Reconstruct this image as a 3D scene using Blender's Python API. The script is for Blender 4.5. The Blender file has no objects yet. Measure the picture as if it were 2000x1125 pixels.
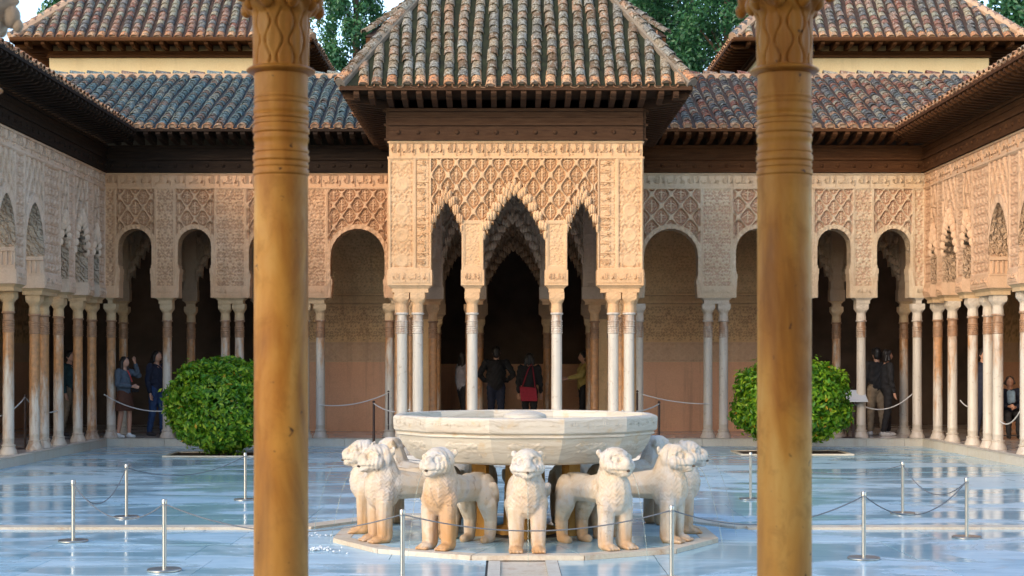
import bpy, bmesh, math, random
import numpy as np
from mathutils import Vector, Matrix
R = math.radians
pi = math.pi
rng = random.Random(7)
nrng = np.random.default_rng(11)
S = bpy.context.scene
C = S.collection

# ------------------------------------------------------------------ camera
EYE = 1.62            # eye height above the court floor
FPX = 3050.0          # focal length in pixels of the 2000 px wide photograph
VPX, VPY = 985.0, 705.0
cam_d = bpy.data.cameras.new('camera')
cam = bpy.data.objects.new('camera', cam_d); C.objects.link(cam)
cam.location = (0, 0, EYE); cam.rotation_euler = (R(90), 0, 0)
cam_d.sensor_width = 36.0; cam_d.lens = FPX / 2000 * 36.0
cam_d.shift_x = (1000 - VPX) / 2000; cam_d.shift_y = (VPY - 562.5) / 2000
cam_d.clip_start = 0.05; cam_d.clip_end = 2000
cam_d.dof.use_dof = True; cam_d.dof.focus_distance = 19.0; cam_d.dof.aperture_fstop = 9.0
S.camera = cam
# ------------------------------------------------------------------ sky and sun
SUN_EL, SUN_AZ = R(25), R(38)        # sun low, behind the camera and to its left
w = bpy.data.worlds.new('World'); S.world = w; w.use_nodes = True
wn = w.node_tree; wn.nodes.clear()
sky = wn.nodes.new('ShaderNodeTexSky'); sky.sky_type = 'NISHITA'; sky.sun_disc = False
sky.sun_elevation = SUN_EL; sky.sun_rotation = pi + SUN_AZ
sky.air_density = 1.0; sky.dust_density = 0.6; sky.ozone_density = 1.1
bg = wn.nodes.new('ShaderNodeBackground'); bg.inputs[1].default_value = 0.15
wo = wn.nodes.new('ShaderNodeOutputWorld')
wn.links.new(sky.outputs[0], bg.inputs[0]); wn.links.new(bg.outputs[0], wo.inputs[0])
sd = bpy.data.lights.new('sun', 'SUN'); sd.energy = 0.78; sd.angle = R(30); sd.color = (1.0, 0.71, 0.42)
sun = bpy.data.objects.new('sun', sd); C.objects.link(sun)
to_sun = Vector((-math.sin(SUN_AZ) * math.cos(SUN_EL), -math.cos(SUN_AZ) * math.cos(SUN_EL), math.sin(SUN_EL)))
sun.rotation_euler = to_sun.to_track_quat('Z', 'Y').to_euler()
sun.location = (-20, -20, 20)
S.view_settings.view_transform = 'Standard'; S.view_settings.look = 'None'
S.view_settings.exposure = 1.62; S.view_settings.gamma = 1.0
S.view_settings.use_curve_mapping = False
try:
    S.cycles.use_denoising = True; S.cycles.max_bounces = 7; S.cycles.diffuse_bounces = 4; S.cycles.sample_clamp_indirect = 4
except Exception: pass

# ------------------------------------------------------------------ helpers
def wx(px, d): return (px - VPX) * d / FPX           # a measured pixel column, at depth d, in metres
def wz(py, d): return EYE + (VPY - py) * d / FPX

class MB:
    def __init__(s): s.v = []; s.f = []; s.m = []
    def add(s, V, F, m=0):
        n = len(s.v); s.v += [tuple(p) for p in V]
        s.f += [tuple(i + n for i in f) for f in F]; s.m += [m] * len(F)
    def box(s, x0, x1, y0, y1, z0, z1, m=0):
        V = [(x, y, z) for z in (z0, z1) for y in (y0, y1) for x in (x0, x1)]
        s.add(V, [(0, 2, 3, 1), (4, 5, 7, 6), (0, 1, 5, 4), (2, 6, 7, 3), (0, 4, 6, 2), (1, 3, 7, 5)], m)
    def frust(s, x0, x1, y0, y1, z0, z1, g, m=0):    # box whose top is g wider on each side
        V = [(x0, y0, z0), (x1, y0, z0), (x0, y1, z0), (x1, y1, z0), (x0 - g, y0 - g, z1), (x1 + g, y0 - g, z1), (x0 - g, y1 + g, z1), (x1 + g, y1 + g, z1)]
        s.add(V, [(0, 2, 3, 1), (4, 5, 7, 6), (0, 1, 5, 4), (2, 6, 7, 3), (0, 4, 6, 2), (1, 3, 7, 5)], m)
    def lathe(s, prof, seg=20, cx=0, cy=0, cap=True, m=0, a0=0.0):
        V = []
        for r, z in prof:
            for i in range(seg):
                a = a0 + 2 * pi * i / seg; V.append((cx + r * math.cos(a), cy + r * math.sin(a), z))
        F = []
        for k in range(len(prof) - 1):
            for i in range(seg):
                j = (i + 1) % seg; F.append((k * seg + i, k * seg + j, (k + 1) * seg + j, (k + 1) * seg + i))
        if cap:
            F.append(tuple(range(seg))[::-1]); F.append(tuple((len(prof) - 1) * seg + i for i in range(seg)))
        s.add(V, F, m)
    def tube(s, pts, r, seg=6, m=0, cap=True):
        pts = [Vector(p) for p in pts]; V = []; F = []; n = len(pts)
        rr = r if isinstance(r, (list, tuple)) else [r] * n
        for k, p in enumerate(pts):
            t = (pts[min(k + 1, n - 1)] - pts[max(k - 1, 0)]).normalized()
            a = Vector((0, 0, 1)) if abs(t.z) < 0.9 else Vector((1, 0, 0))
            u = t.cross(a).normalized(); v = t.cross(u)
            for i in range(seg):
                q = 2 * pi * i / seg; V.append(p + (u * math.cos(q) + v * math.sin(q)) * rr[k])
        for k in range(n - 1):
            for i in range(seg):
                j = (i + 1) % seg; F.append((k * seg + i, (k + 1) * seg + i, (k + 1) * seg + j, k * seg + j))
        if cap: F.append(tuple(range(seg))); F.append(tuple((n - 1) * seg + i for i in range(seg))[::-1])
        s.add(V, F, m)
    def ell(s, c, r, nu=8, nv=6, M=None, m=0):
        V = []; F = []; c = Vector(c)
        for k in range(nv + 1):
            t = pi * k / nv
            for i in range(nu):
                a = 2 * pi * i / nu
                p = Vector((r[0] * math.sin(t) * math.cos(a), r[1] * math.sin(t) * math.sin(a), -r[2] * math.cos(t)))
                V.append((M @ p if M else p) + c)
        for k in range(nv):
            for i in range(nu):
                j = (i + 1) % nu
                F.append((k * nu + i, k * nu + j, (k + 1) * nu + j, (k + 1) * nu + i))
        s.add(V, F, m)
    def extr(s, poly, ax, w0, w1, m=0):              # 2-D polygon pushed along an axis ('x': poly=(y,z); 'y': poly=(x,z); 'z': poly=(x,y))
        n = len(poly)
        def P(p, w_): return {'x': (w_, p[0], p[1]), 'y': (p[0], w_, p[1]), 'z': (p[0], p[1], w_)}[ax]
        V = [P(p, w0) for p in poly] + [P(p, w1) for p in poly]
        F = [tuple(range(n)), tuple(range(n, 2 * n))[::-1]] + [(i, i + n, (i + 1) % n + n, (i + 1) % n) for i in range(n)]
        s.add(V, F, m)
    def mesh(s, name, mats, smooth=None, fixn=True):
        me = bpy.data.meshes.new(name); me.from_pydata(s.v, [], s.f)
        mats = mats if isinstance(mats, (list, tuple)) else [mats]
        for q in mats: me.materials.append(q)
        if len(mats) > 1: me.polygons.foreach_set('material_index', s.m)
        if fixn:
            b = bmesh.new(); b.from_mesh(me); bmesh.ops.recalc_face_normals(b, faces=b.faces); b.to_mesh(me); b.free()
        if smooth is not None: shade(me, smooth)
        me.update(); return me

def shade(me, ang=35):
    me.polygons.foreach_set('use_smooth', [True] * len(me.polygons))
    if ang < 180: me.set_sharp_from_angle(angle=R(ang))

def ob(name, me, parent=None, loc=None, rz=None):
    o = bpy.data.objects.new(name, me); C.objects.link(o)
    if parent is not None: o.parent = parent
    if loc is not None: o.location = loc
    if rz is not None: o.rotation_euler = (0, 0, rz)
    return o
def tag(o, label, cat, group=None):
    o['label'] = label; o['category'] = cat
    if group: o['group'] = group
    return o
def thing(name, label, cat, loc=(0, 0, 0), rz=0, group=None):
    o = ob(name, None, None, loc, rz); o.empty_display_size = 0.1
    return tag(o, label, cat, group)
def struct(name, me):
    o = ob(name, me); o['kind'] = 'structure'; return o
def bxo(name, m, parent, *a):
    b = MB(); b.box(*a); return ob(name, b.mesh(name, m), parent)
def copy_tree(o, parent=None):
    c = o.copy(); C.objects.link(c); c.parent = parent
    for ch in list(o.children): copy_tree(ch, c)
    return c
def np_mesh(name, V, F, mats, smooth=None):
    V = np.asarray(V, np.float32).reshape(-1, 3); F = np.asarray(F, np.int32)
    me = bpy.data.meshes.new(name); n, k = F.shape
    me.vertices.add(len(V)); me.vertices.foreach_set('co', V.ravel())
    me.loops.add(n * k); me.loops.foreach_set('vertex_index', F.ravel())
    me.polygons.add(n); me.polygons.foreach_set('loop_start', np.arange(n, dtype=np.int32) * k)
    for q in (mats if isinstance(mats, (list, tuple)) else [mats]): me.materials.append(q)
    me.update(calc_edges=True); me.validate()
    if smooth is not None: shade(me, smooth)
    return me

# ------------------------------------------------------------------ materials
class NT:
    def __init__(s, name):
        s.m = bpy.data.materials.new(name); s.m.use_nodes = True; s.t = s.m.node_tree
        s.b = s.t.nodes['Principled BSDF']; s.out = s.t.nodes['Material Output']
    def n(s, ty, **k):
        q = s.t.nodes.new('ShaderNode' + ty)
        for a, v in k.items(): setattr(q, a, v)
        return q
    def l(s, a, b): s.t.links.new(a, b)
    def pos(s): return s.n('NewGeometry').outputs['Position']
    def objc(s): return s.n('TexCoord').outputs['Object']
    def rnd(s): return s.n('ObjectInfo').outputs['Random']
    def map(s, v, sc=(1, 1, 1), rot=(0, 0, 0)):
        q = s.n('Mapping'); q.inputs['Scale'].default_value = sc; q.inputs['Rotation'].default_value = rot; s.l(v, q.inputs[0]); return q.outputs[0]
    def noise(s, v, scale, detail=4, rough=0.55, dist=0):
        q = s.n('TexNoise'); q.inputs['Scale'].default_value = scale; q.inputs['Detail'].default_value = detail
        q.inputs['Roughness'].default_value = rough; q.inputs['Distortion'].default_value = dist; s.l(v, q.inputs['Vector']); return q.outputs['Fac']
    def wave(s, v, scale, dist=2, detail=2, dire='X', dscale=1.0):
        q = s.n('TexWave', bands_direction=dire); q.inputs['Scale'].default_value = scale; q.inputs['Distortion'].default_value = dist
        q.inputs['Detail'].default_value = detail; q.inputs['Detail Scale'].default_value = dscale; s.l(v, q.inputs['Vector']); return q.outputs['Fac']
    def vor(s, v, scale, feat='F1'):
        q = s.n('TexVoronoi', feature=feat); q.inputs['Scale'].default_value = scale; s.l(v, q.inputs['Vector']); return q.outputs['Distance']
    def ramp(s, f, stops, interp='LINEAR'):
        q = s.n('ValToRGB'); e = q.color_ramp; e.interpolation = interp
        while len(e.elements) < len(stops): e.elements.new(0.5)
        for k, (p, c) in enumerate(stops):
            e.elements[k].position = p; e.elements[k].color = (*c, 1) if len(c) == 3 else c
        s.l(f, q.inputs[0]); return q.outputs[0]
    def mix(s, f, a, b, mode='MIX'):
        q = s.n('Mix', data_type='RGBA', blend_type=mode)
        for val, sock in ((f, q.inputs[0]), (a, q.inputs[6]), (b, q.inputs[7])):
            if hasattr(val, 'links'): s.l(val, sock)
            elif isinstance(val, (int, float)): sock.default_value = val
            else: sock.default_value = (*val, 1)
        return q.outputs[2]
    def math(s, op, a, b=0.0, clamp=False):
        q = s.n('Math', operation=op, use_clamp=clamp)
        for val, sock in ((a, q.inputs[0]), (b, q.inputs[1])):
            if hasattr(val, 'links'): s.l(val, sock)
            else: sock.default_value = val
        return q.outputs[0]
    def sep(s, v):
        q = s.n('SeparateXYZ'); s.l(v, q.inputs[0]); return q.outputs
    def mr(s, f, a, b, c=0.0, d=1.0):
        q = s.n('MapRange'); q.inputs[1].default_value = a; q.inputs[2].default_value = b; q.inputs[3].default_value = c; q.inputs[4].default_value = d
        s.l(f, q.inputs[0]); return q.outputs[0]
    def col(s, c):
        if hasattr(c, 'links'): s.l(c, s.b.inputs['Base Color'])
        else: s.b.inputs['Base Color'].default_value = (*c, 1)
    def rough(s, r):
        if hasattr(r, 'links'): s.l(r, s.b.inputs['Roughness'])
        else: s.b.inputs['Roughness'].default_value = r
    def bump(s, h, st=0.3, d=0.01):
        q = s.n('Bump'); q.inputs['Strength'].default_value = st; q.inputs['Distance'].default_value = d
        s.l(h, q.inputs['Height']); s.l(q.outputs[0], s.b.inputs['Normal'])
    def attr(s, name):
        q = s.n('Attribute', attribute_name=name); return q.outputs

def m_plain(name, c, r=0.6, metal=0.0, var=0.0, scale=6):
    t = NT(name); t.rough(r); t.b.inputs['Metallic'].default_value = metal
    if var:
        f = t.noise(t.pos(), scale, 4)
        t.col(t.mix(t.mr(f, 0.3, 0.7), tuple(x * (1 - var) for x in c), tuple(min(1, x * (1 + var)) for x in c)))
    else: t.col(c)
    return t.m

def m_stucco(name, c, c2, dirt=(0.20, 0.13, 0.08), grain=1.0, dirtamt=0.35, carve=0, ground=None):
    t = NT(name); p = t.pos()
    big = t.noise(p, 0.9, 5, 0.6); mid = t.noise(p, 5, 5, 0.65); fine = t.noise(p, 38, 3, 0.7)
    k = t.mix(t.mr(big, 0.35, 0.65), c, c2)
    k = t.mix(t.math('MULTIPLY', t.mr(mid, 0.52, 0.78), dirtamt), k, dirt)
    k = t.mix(t.math('MULTIPLY', t.mr(fine, 0.35, 0.7), 0.30), k, tuple(min(1, x * 1.35) for x in c))
    # rain streaks running down the plaster
    st = t.noise(t.map(p, (7, 7, 0.5)), 1.0, 4, 0.6)
    k = t.mix(t.math('MULTIPLY', t.mr(st, 0.55, 0.75), 0.3), k, dirt)
    if ground: k = t.mix(t.math('MULTIPLY', t.attr('ground')[2], 0.6), k, ground)   # recesses tinted darker: painted grounds, plus shade put in so the relief reads
    t.col(k); t.rough(0.92); t.b.inputs['Specular IOR Level'].default_value = 0.12; hgt = t.math('ADD', fine, t.math('MULTIPLY', mid, 0.6))
    if carve:
        v = t.vor(p, 11); wv = t.wave(p, 6.0, 7.0, 2, 'DIAGONAL', 2.0)
        t.bump(t.math('ADD', t.math('MULTIPLY', t.math('ADD', wv, t.math('MULTIPLY', v, 1.5)), 2.0), hgt), 1.0, 0.014)
    else: t.bump(hgt, 0.35 * grain, 0.012)
    return t.m

def m_wood(name, c, c2):
    t = NT(name); p = t.pos()
    g = t.noise(t.map(p, (1.5, 1.5, 14)), 2.2, 6, 0.6); d = t.noise(p, 26, 3)
    t.b.inputs['Specular IOR Level'].default_value = 0.12; t.col(t.mix(t.mr(g, 0.3, 0.7), c, c2)); t.rough(0.85); t.bump(t.math('ADD', g, d), 0.5, 0.012); return t.m

def m_tile(name, pal, lich=0.5, lcol=(0.42, 0.40, 0.33), dark=(0.05, 0.045, 0.04)):
    t = NT(name); p = t.pos()
    r = t.math('FRACT', t.math('ADD', t.rnd(), t.attr('rnd')[2]))
    n = len(pal)
    k = t.ramp(r, [(i / n, c) for i, c in enumerate(pal)], 'CONSTANT')
    a = t.noise(p, 15, 5, 0.7); b = t.noise(p, 34, 4, 0.65)
    c_ = t.noise(p, 3.2, 5, 0.7)
    k = t.mix(t.math('MULTIPLY', t.mr(c_, 0.50, 0.62), 0.55), k, tuple(x * 0.35 for x in lcol))
    k = t.mix(t.math('MULTIPLY', t.mr(a, 0.56 - 0.08 * lich, 0.62), 0.8), k, lcol)
    k = t.mix(t.math('MULTIPLY', t.mr(b, 0.50, 0.58), 0.8), k, dark)
    t.b.inputs['Specular IOR Level'].default_value = 0.15; t.col(k); t.rough(0.92); t.bump(t.math('ADD', a, b), 0.5, 0.012); return t.m

def m_marble_col(name, white=(0.62, 0.55, 0.45), stain=(0.55, 0.24, 0.07), amt=0.5):
    # object colour red channel says how far the ochre patina covers this shaft
    t = NT(name); o = t.objc(); p = t.pos(); oi = t.n('ObjectInfo')
    hz = t.sep(o)[2]
    n1 = t.noise(t.map(p, (9, 9, 1.6)), 1.0, 5, 0.65); n2 = t.noise(p, 14, 4)
    cr = t.sep(oi.outputs['Color'])
    lvl = t.math('ADD', t.math('MULTIPLY', t.math('SUBTRACT', hz, 1.45), 0.55), t.math('MULTIPLY', t.math('SUBTRACT', n1, 0.5), 2.6))
    f = t.math('MULTIPLY', t.mr(t.math('ADD', lvl, t.math('SUBTRACT', t.math('MULTIPLY', cr[0], 2.0), 1.0)), -0.25, 0.35), 0.9)
    k = t.mix(t.mr(n1, 0.3, 0.7), white, tuple(x * 0.80 for x in white))
    k = t.mix(f, k, t.mix(t.mr(n2, 0.3, 0.7), stain, tuple(x * 0.55 for x in stain)))
    k = t.mix(t.math('MULTIPLY', t.mr(n2, 0.6, 0.75), 0.5), k, (0.25, 0.16, 0.09))
    t.col(k); t.rough(0.42); t.bump(n2, 0.15, 0.01); return t.m

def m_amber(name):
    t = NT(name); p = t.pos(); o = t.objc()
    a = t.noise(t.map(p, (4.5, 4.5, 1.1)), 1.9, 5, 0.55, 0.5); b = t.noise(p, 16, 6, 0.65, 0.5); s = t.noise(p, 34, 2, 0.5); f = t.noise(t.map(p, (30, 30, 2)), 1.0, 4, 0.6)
    k = t.ramp(a, [(0.28, (0.20, 0.066, 0.010)), (0.43, (0.44, 0.175, 0.024)), (0.56, (0.60, 0.285, 0.050)), (0.72, (0.70, 0.41, 0.11))])  # brown to gold streaks: patina, also painted in place of side light
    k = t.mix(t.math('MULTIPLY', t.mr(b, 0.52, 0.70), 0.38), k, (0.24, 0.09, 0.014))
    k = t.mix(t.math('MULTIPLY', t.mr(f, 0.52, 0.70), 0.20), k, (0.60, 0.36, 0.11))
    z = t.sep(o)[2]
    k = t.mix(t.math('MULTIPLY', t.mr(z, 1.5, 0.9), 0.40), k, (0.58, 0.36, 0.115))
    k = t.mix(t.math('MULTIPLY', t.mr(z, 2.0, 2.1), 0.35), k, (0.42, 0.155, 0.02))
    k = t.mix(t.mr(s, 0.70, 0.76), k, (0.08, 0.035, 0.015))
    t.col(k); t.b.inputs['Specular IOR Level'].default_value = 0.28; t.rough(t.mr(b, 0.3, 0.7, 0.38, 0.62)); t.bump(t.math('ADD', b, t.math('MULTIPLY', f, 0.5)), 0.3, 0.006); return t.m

def m_floor(name):
    t = NT(name); p = t.pos(); r = t.rnd()
    add = t.n('VectorMath', operation='ADD'); t.l(p, add.inputs[0])
    cmb = t.n('CombineXYZ'); t.l(t.math('MULTIPLY', r, 37.0), cmb.inputs[0]); t.l(t.math('MULTIPLY', r, 91.0), cmb.inputs[1]); t.l(cmb.outputs[0], add.inputs[1])
    q = add.outputs[0]
    v1 = t.noise(t.map(q, (0.7, 2.6, 1), (0, 0, 0.35)), 1.6, 6, 0.65, 1.2); v2 = t.noise(q, 5, 5, 0.6, 0.6)
    k = t.mix(t.mr(v1, 0.4, 0.62), (0.48, 0.69, 0.79), (0.29, 0.51, 0.62))
    k = t.mix(t.mr(r, 0, 1), k, t.mix(0.4, k, (0.64, 0.76, 0.80)))
    k = t.mix(t.math('MULTIPLY', t.mr(v2, 0.58, 0.72), 0.35), k, (0.42, 0.38, 0.32))
    wet = t.noise(t.map(p, (0.34, 0.62, 1)), 1.0, 6, 0.62, 1.2)
    wm = t.mr(wet, 0.44, 0.54)
    k = t.mix(t.math('MULTIPLY', wm, 0.40), k, (0.24, 0.47, 0.53))
    t.col(k); t.rough(t.mr(wm, 0, 1, 0.34, 0.10)); t.b.inputs['Specular IOR Level'].default_value = 0.33
    t.b.inputs['Coat Weight'].default_value = 0.0
    rp = t.math('ADD', t.noise(p, 6, 3, 0.6), t.math('MULTIPLY', t.noise(p, 60, 2), 0.3)); t.bump(rp, 0.09, 0.006); return t.m

def m_lion(name):
    t = NT(name); o = t.objc(); p = t.pos(); oi = t.n('ObjectInfo')
    a = t.noise(p, 4.0, 6, 0.66, 0.5); b = t.noise(p, 15, 6, 0.7, 0.3); c = t.noise(t.map(p, (6, 6, 1.6)), 1.0, 5, 0.6)
    k = t.ramp(a, [(0.33, (0.60, 0.47, 0.32)), (0.5, (0.64, 0.55, 0.43)), (0.62, (0.60, 0.56, 0.50)), (0.72, (0.46, 0.40, 0.33))])
    k = t.mix(t.math('MULTIPLY', t.mr(b, 0.50, 0.66), 0.45), k, (0.50, 0.34, 0.18))
    x, y, z = t.sep(o)[0], t.sep(o)[1], t.sep(o)[2]
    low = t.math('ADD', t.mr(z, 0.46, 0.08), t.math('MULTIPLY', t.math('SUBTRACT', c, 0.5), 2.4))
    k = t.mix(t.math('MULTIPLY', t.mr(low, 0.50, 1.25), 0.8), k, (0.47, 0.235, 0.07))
    ch = t.math('MULTIPLY', t.mr(x, 0.12, 0.28), t.math('MULTIPLY', t.mr(z, 0.70, 0.45), t.sep(oi.outputs['Color'])[0]))
    k = t.mix(t.math('MULTIPLY', t.math('MULTIPLY', ch, t.mr(c, 0.36, 0.52)), 0.65), k, (0.52, 0.25, 0.075))
    wk = t.noise(p, 6, 5, 0.7, 1.2)
    k = t.mix(t.math('MULTIPLY', t.mr(wk, 0.60, 0.66), 0.55), k, (0.30, 0.20, 0.12))
    k = t.mix(t.mr(b, 0.70, 0.74), k, (0.20, 0.13, 0.08))
    t.col(k); t.rough(0.66); t.bump(t.math('ADD', b, t.math('MULTIPLY', t.noise(p, 50, 4), 0.7)), 0.55, 0.007); return t.m

def m_basin(name):
    t = NT(name); p = t.pos()
    d = t.noise(p, 2.0, 4, 0.6)
    add = t.math('ADD', t.math('MULTIPLY', t.sep(p)[2], 10.0), t.math('MULTIPLY', d, 2.2))
    cmb = t.n('CombineXYZ'); t.l(add, cmb.inputs[0]); t.l(t.math('MULTIPLY', t.sep(p)[0], 0.5), cmb.inputs[1])
    v = t.noise(cmb.outputs[0], 1.5, 6, 0.7)
    k = t.ramp(v, [(0.3, (0.36, 0.28, 0.20)), (0.43, (0.54, 0.46, 0.35)), (0.55, (0.64, 0.57, 0.46)), (0.7, (0.46, 0.38, 0.28))])
    sp = t.noise(p, 8, 4, 0.6)
    k = t.mix(t.math('MULTIPLY', t.mr(sp, 0.58, 0.7), 0.5), k, (0.58, 0.40, 0.20))
    t.col(k); t.rough(0.5); t.bump(t.noise(p, 30, 4), 0.18, 0.006); return t.m

def m_leaf(name, pal, trans=0.35):
    t = NT(name); r = t.attr('rnd')[2]
    k = t.ramp(r, pal); t.col(k); t.rough(0.45)
    tr = t.n('BsdfTranslucent'); t.l(k, tr.inputs[0]); mx = t.n('MixShader'); mx.inputs[0].default_value = trans
    t.l(t.b.outputs[0], mx.inputs[1]); t.l(tr.outputs[0], mx.inputs[2]); t.l(mx.outputs[0], t.out.inputs[0]); return t.m

M = {}
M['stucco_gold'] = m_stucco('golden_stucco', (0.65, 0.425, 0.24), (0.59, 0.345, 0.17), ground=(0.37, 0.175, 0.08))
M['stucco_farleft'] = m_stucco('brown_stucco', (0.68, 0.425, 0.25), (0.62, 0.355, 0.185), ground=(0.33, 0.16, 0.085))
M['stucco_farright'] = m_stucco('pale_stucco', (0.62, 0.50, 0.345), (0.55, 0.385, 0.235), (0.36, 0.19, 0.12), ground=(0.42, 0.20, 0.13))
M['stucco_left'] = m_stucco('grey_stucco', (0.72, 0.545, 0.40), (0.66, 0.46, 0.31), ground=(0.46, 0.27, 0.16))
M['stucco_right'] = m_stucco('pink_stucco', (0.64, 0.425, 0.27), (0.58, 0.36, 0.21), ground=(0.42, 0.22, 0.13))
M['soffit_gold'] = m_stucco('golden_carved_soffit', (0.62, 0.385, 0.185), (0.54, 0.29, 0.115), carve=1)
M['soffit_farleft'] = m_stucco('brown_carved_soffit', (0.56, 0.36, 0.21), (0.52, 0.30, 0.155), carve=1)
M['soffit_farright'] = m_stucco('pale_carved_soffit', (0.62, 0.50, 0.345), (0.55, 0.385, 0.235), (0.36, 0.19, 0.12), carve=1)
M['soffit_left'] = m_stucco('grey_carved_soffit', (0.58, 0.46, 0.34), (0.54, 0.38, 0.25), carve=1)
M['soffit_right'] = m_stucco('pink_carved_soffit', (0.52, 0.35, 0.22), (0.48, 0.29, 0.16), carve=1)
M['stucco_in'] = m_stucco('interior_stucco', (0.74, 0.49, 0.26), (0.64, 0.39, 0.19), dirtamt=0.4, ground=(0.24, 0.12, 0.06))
M['dado'] = m_stucco('pink_dado_plaster', (0.72, 0.40, 0.24), (0.66, 0.345, 0.20), grain=0.3, dirtamt=0.15)
M['plaster_grey'] = m_stucco('grey_interior_plaster', (0.58, 0.47, 0.36), (0.50, 0.38, 0.27), grain=0.6)
M['plaster_brown'] = m_stucco('brown_interior_plaster', (0.40, 0.28, 0.18), (0.33, 0.22, 0.13), grain=0.6)
M['cream'] = m_stucco('cream_render', (0.66, 0.52, 0.30), (0.62, 0.46, 0.25), (0.45, 0.33, 0.2), 0.3, 0.15)
M['wood'] = m_wood('dark_wood', (0.016, 0.010, 0.007), (0.036, 0.022, 0.014))
M['wood_pav'] = m_wood('brown_wood', (0.045, 0.021, 0.011), (0.082, 0.042, 0.022))
M['wood_red'] = m_wood('reddish_wood', (0.055, 0.021, 0.008), (0.10, 0.042, 0.016))
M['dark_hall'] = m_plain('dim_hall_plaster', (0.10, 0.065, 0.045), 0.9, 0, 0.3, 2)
M['marble_col'] = m_marble_col('column_marble')
M['ring_marble'] = m_marble_col('ring_marble', (0.62, 0.54, 0.44), (0.40, 0.20, 0.09), 0.7)
M['cap_stone'] = m_stucco('capital_stone', (0.58, 0.42, 0.25), (0.50, 0.33, 0.17), grain=0.8)
M['cap_pale'] = m_stucco('pale_capital_stone', (0.60, 0.52, 0.42), (0.52, 0.42, 0.30), grain=0.8)
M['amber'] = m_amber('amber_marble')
M['floor'] = m_floor('white_court_marble')
M['kerb'] = m_stucco('kerb_marble', (0.58, 0.55, 0.47), (0.52, 0.47, 0.38), (0.4, 0.26, 0.13), 0.3, 0.25)
M['strip'] = m_stucco('ochre_channel_stone', (0.62, 0.56, 0.46), (0.55, 0.45, 0.32), (0.38, 0.19, 0.08), 0.5, 0.8)
M['lion'] = m_lion('lion_marble'); M['basin'] = m_basin('basin_marble')
M['steel'] = m_plain('brushed_steel', (0.50, 0.47, 0.42), 0.32, 1.0)
M['dark_metal'] = m_plain('dark_bronze', (0.045, 0.025, 0.02), 0.5, 0.3)
M['rope'] = m_plain('grey_rope', (0.14, 0.15, 0.16), 0.7)
M['rope_w'] = m_plain('white_rope', (0.60, 0.58, 0.54), 0.7)
M['gfloor'] = m_plain('gallery_floor_marble', (0.66, 0.58, 0.50), 0.14, 0, 0.25, 1.6)
M['earth'] = m_plain('soil', (0.05, 0.03, 0.018), 0.95, 0, 0.4, 30)
M['bed'] = m_plain('dark_joint', (0.10, 0.095, 0.09), 0.9)
M['terra'] = m_tile('eave_terracotta', [(0.55, 0.27, 0.13), (0.60, 0.34, 0.18), (0.50, 0.23, 0.11)], 0.1, (0.35, 0.33, 0.26))
M['mortar'] = m_stucco('roof_mortar', (0.50, 0.34, 0.23), (0.44, 0.28, 0.18), grain=1.2)
M['mortar_old'] = m_stucco('lichened_mortar', (0.24, 0.20, 0.155), (0.19, 0.155, 0.12), (0.07, 0.06, 0.04), 1.2, 0.6)
M['moss'] = m_plain('mossy_pan_tiles', (0.014, 0.018, 0.006), 0.95, 0, 0.6, 7)
M['pan'] = m_plain('shaded_pan_tiles', (0.05, 0.03, 0.022), 0.95, 0, 0.4, 9)
M['pan_blue'] = m_plain('grey_pan_tiles', (0.03, 0.035, 0.038), 0.95, 0, 0.4, 9)
M['tile_pav'] = m_tile('lichened_tile', [(0.24, 0.19, 0.14), (0.28, 0.22, 0.15), (0.17, 0.11, 0.07), (0.32, 0.20, 0.13), (0.18, 0.17, 0.15), (0.25, 0.24, 0.21)], 0.8, (0.38, 0.37, 0.31), (0.055, 0.036, 0.012))
M['tile_blue'] = m_tile('blue_grey_tile', [(0.13, 0.19, 0.20), (0.20, 0.25, 0.24), (0.09, 0.14, 0.15), (0.28, 0.28, 0.23), (0.15, 0.12, 0.10), (0.12, 0.20, 0.22), (0.24, 0.16, 0.12)], 0.6, (0.26, 0.34, 0.34))
M['tile_red'] = m_tile('red_grey_tile', [(0.30, 0.12, 0.07), (0.14, 0.14, 0.14), (0.36, 0.22, 0.14), (0.09, 0.09, 0.10), (0.34, 0.30, 0.22), (0.24, 0.09, 0.06), (0.13, 0.15, 0.15)], 0.25)
M['tile_pink'] = m_tile('pink_cream_tile', [(0.30, 0.17, 0.12), (0.34, 0.29, 0.20), (0.14, 0.14, 0.14), (0.24, 0.11, 0.08), (0.28, 0.27, 0.20), (0.18, 0.17, 0.16), (0.32, 0.20, 0.15), (0.10, 0.09, 0.09)], 0.3)
M['water'] = m_plain('water', (0.75, 0.9, 0.88), 0.02)
M['water'].node_tree.nodes['Principled BSDF'].inputs['Transmission Weight'].default_value = 0.9
M['water'].node_tree.nodes['Principled BSDF'].inputs['IOR'].default_value = 1.33
M['pool'] = m_plain('fountain_water', (0.10, 0.15, 0.11), 0.04)
M['foam'] = m_plain('water_foam', (0.75, 0.80, 0.82), 0.3)
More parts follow.
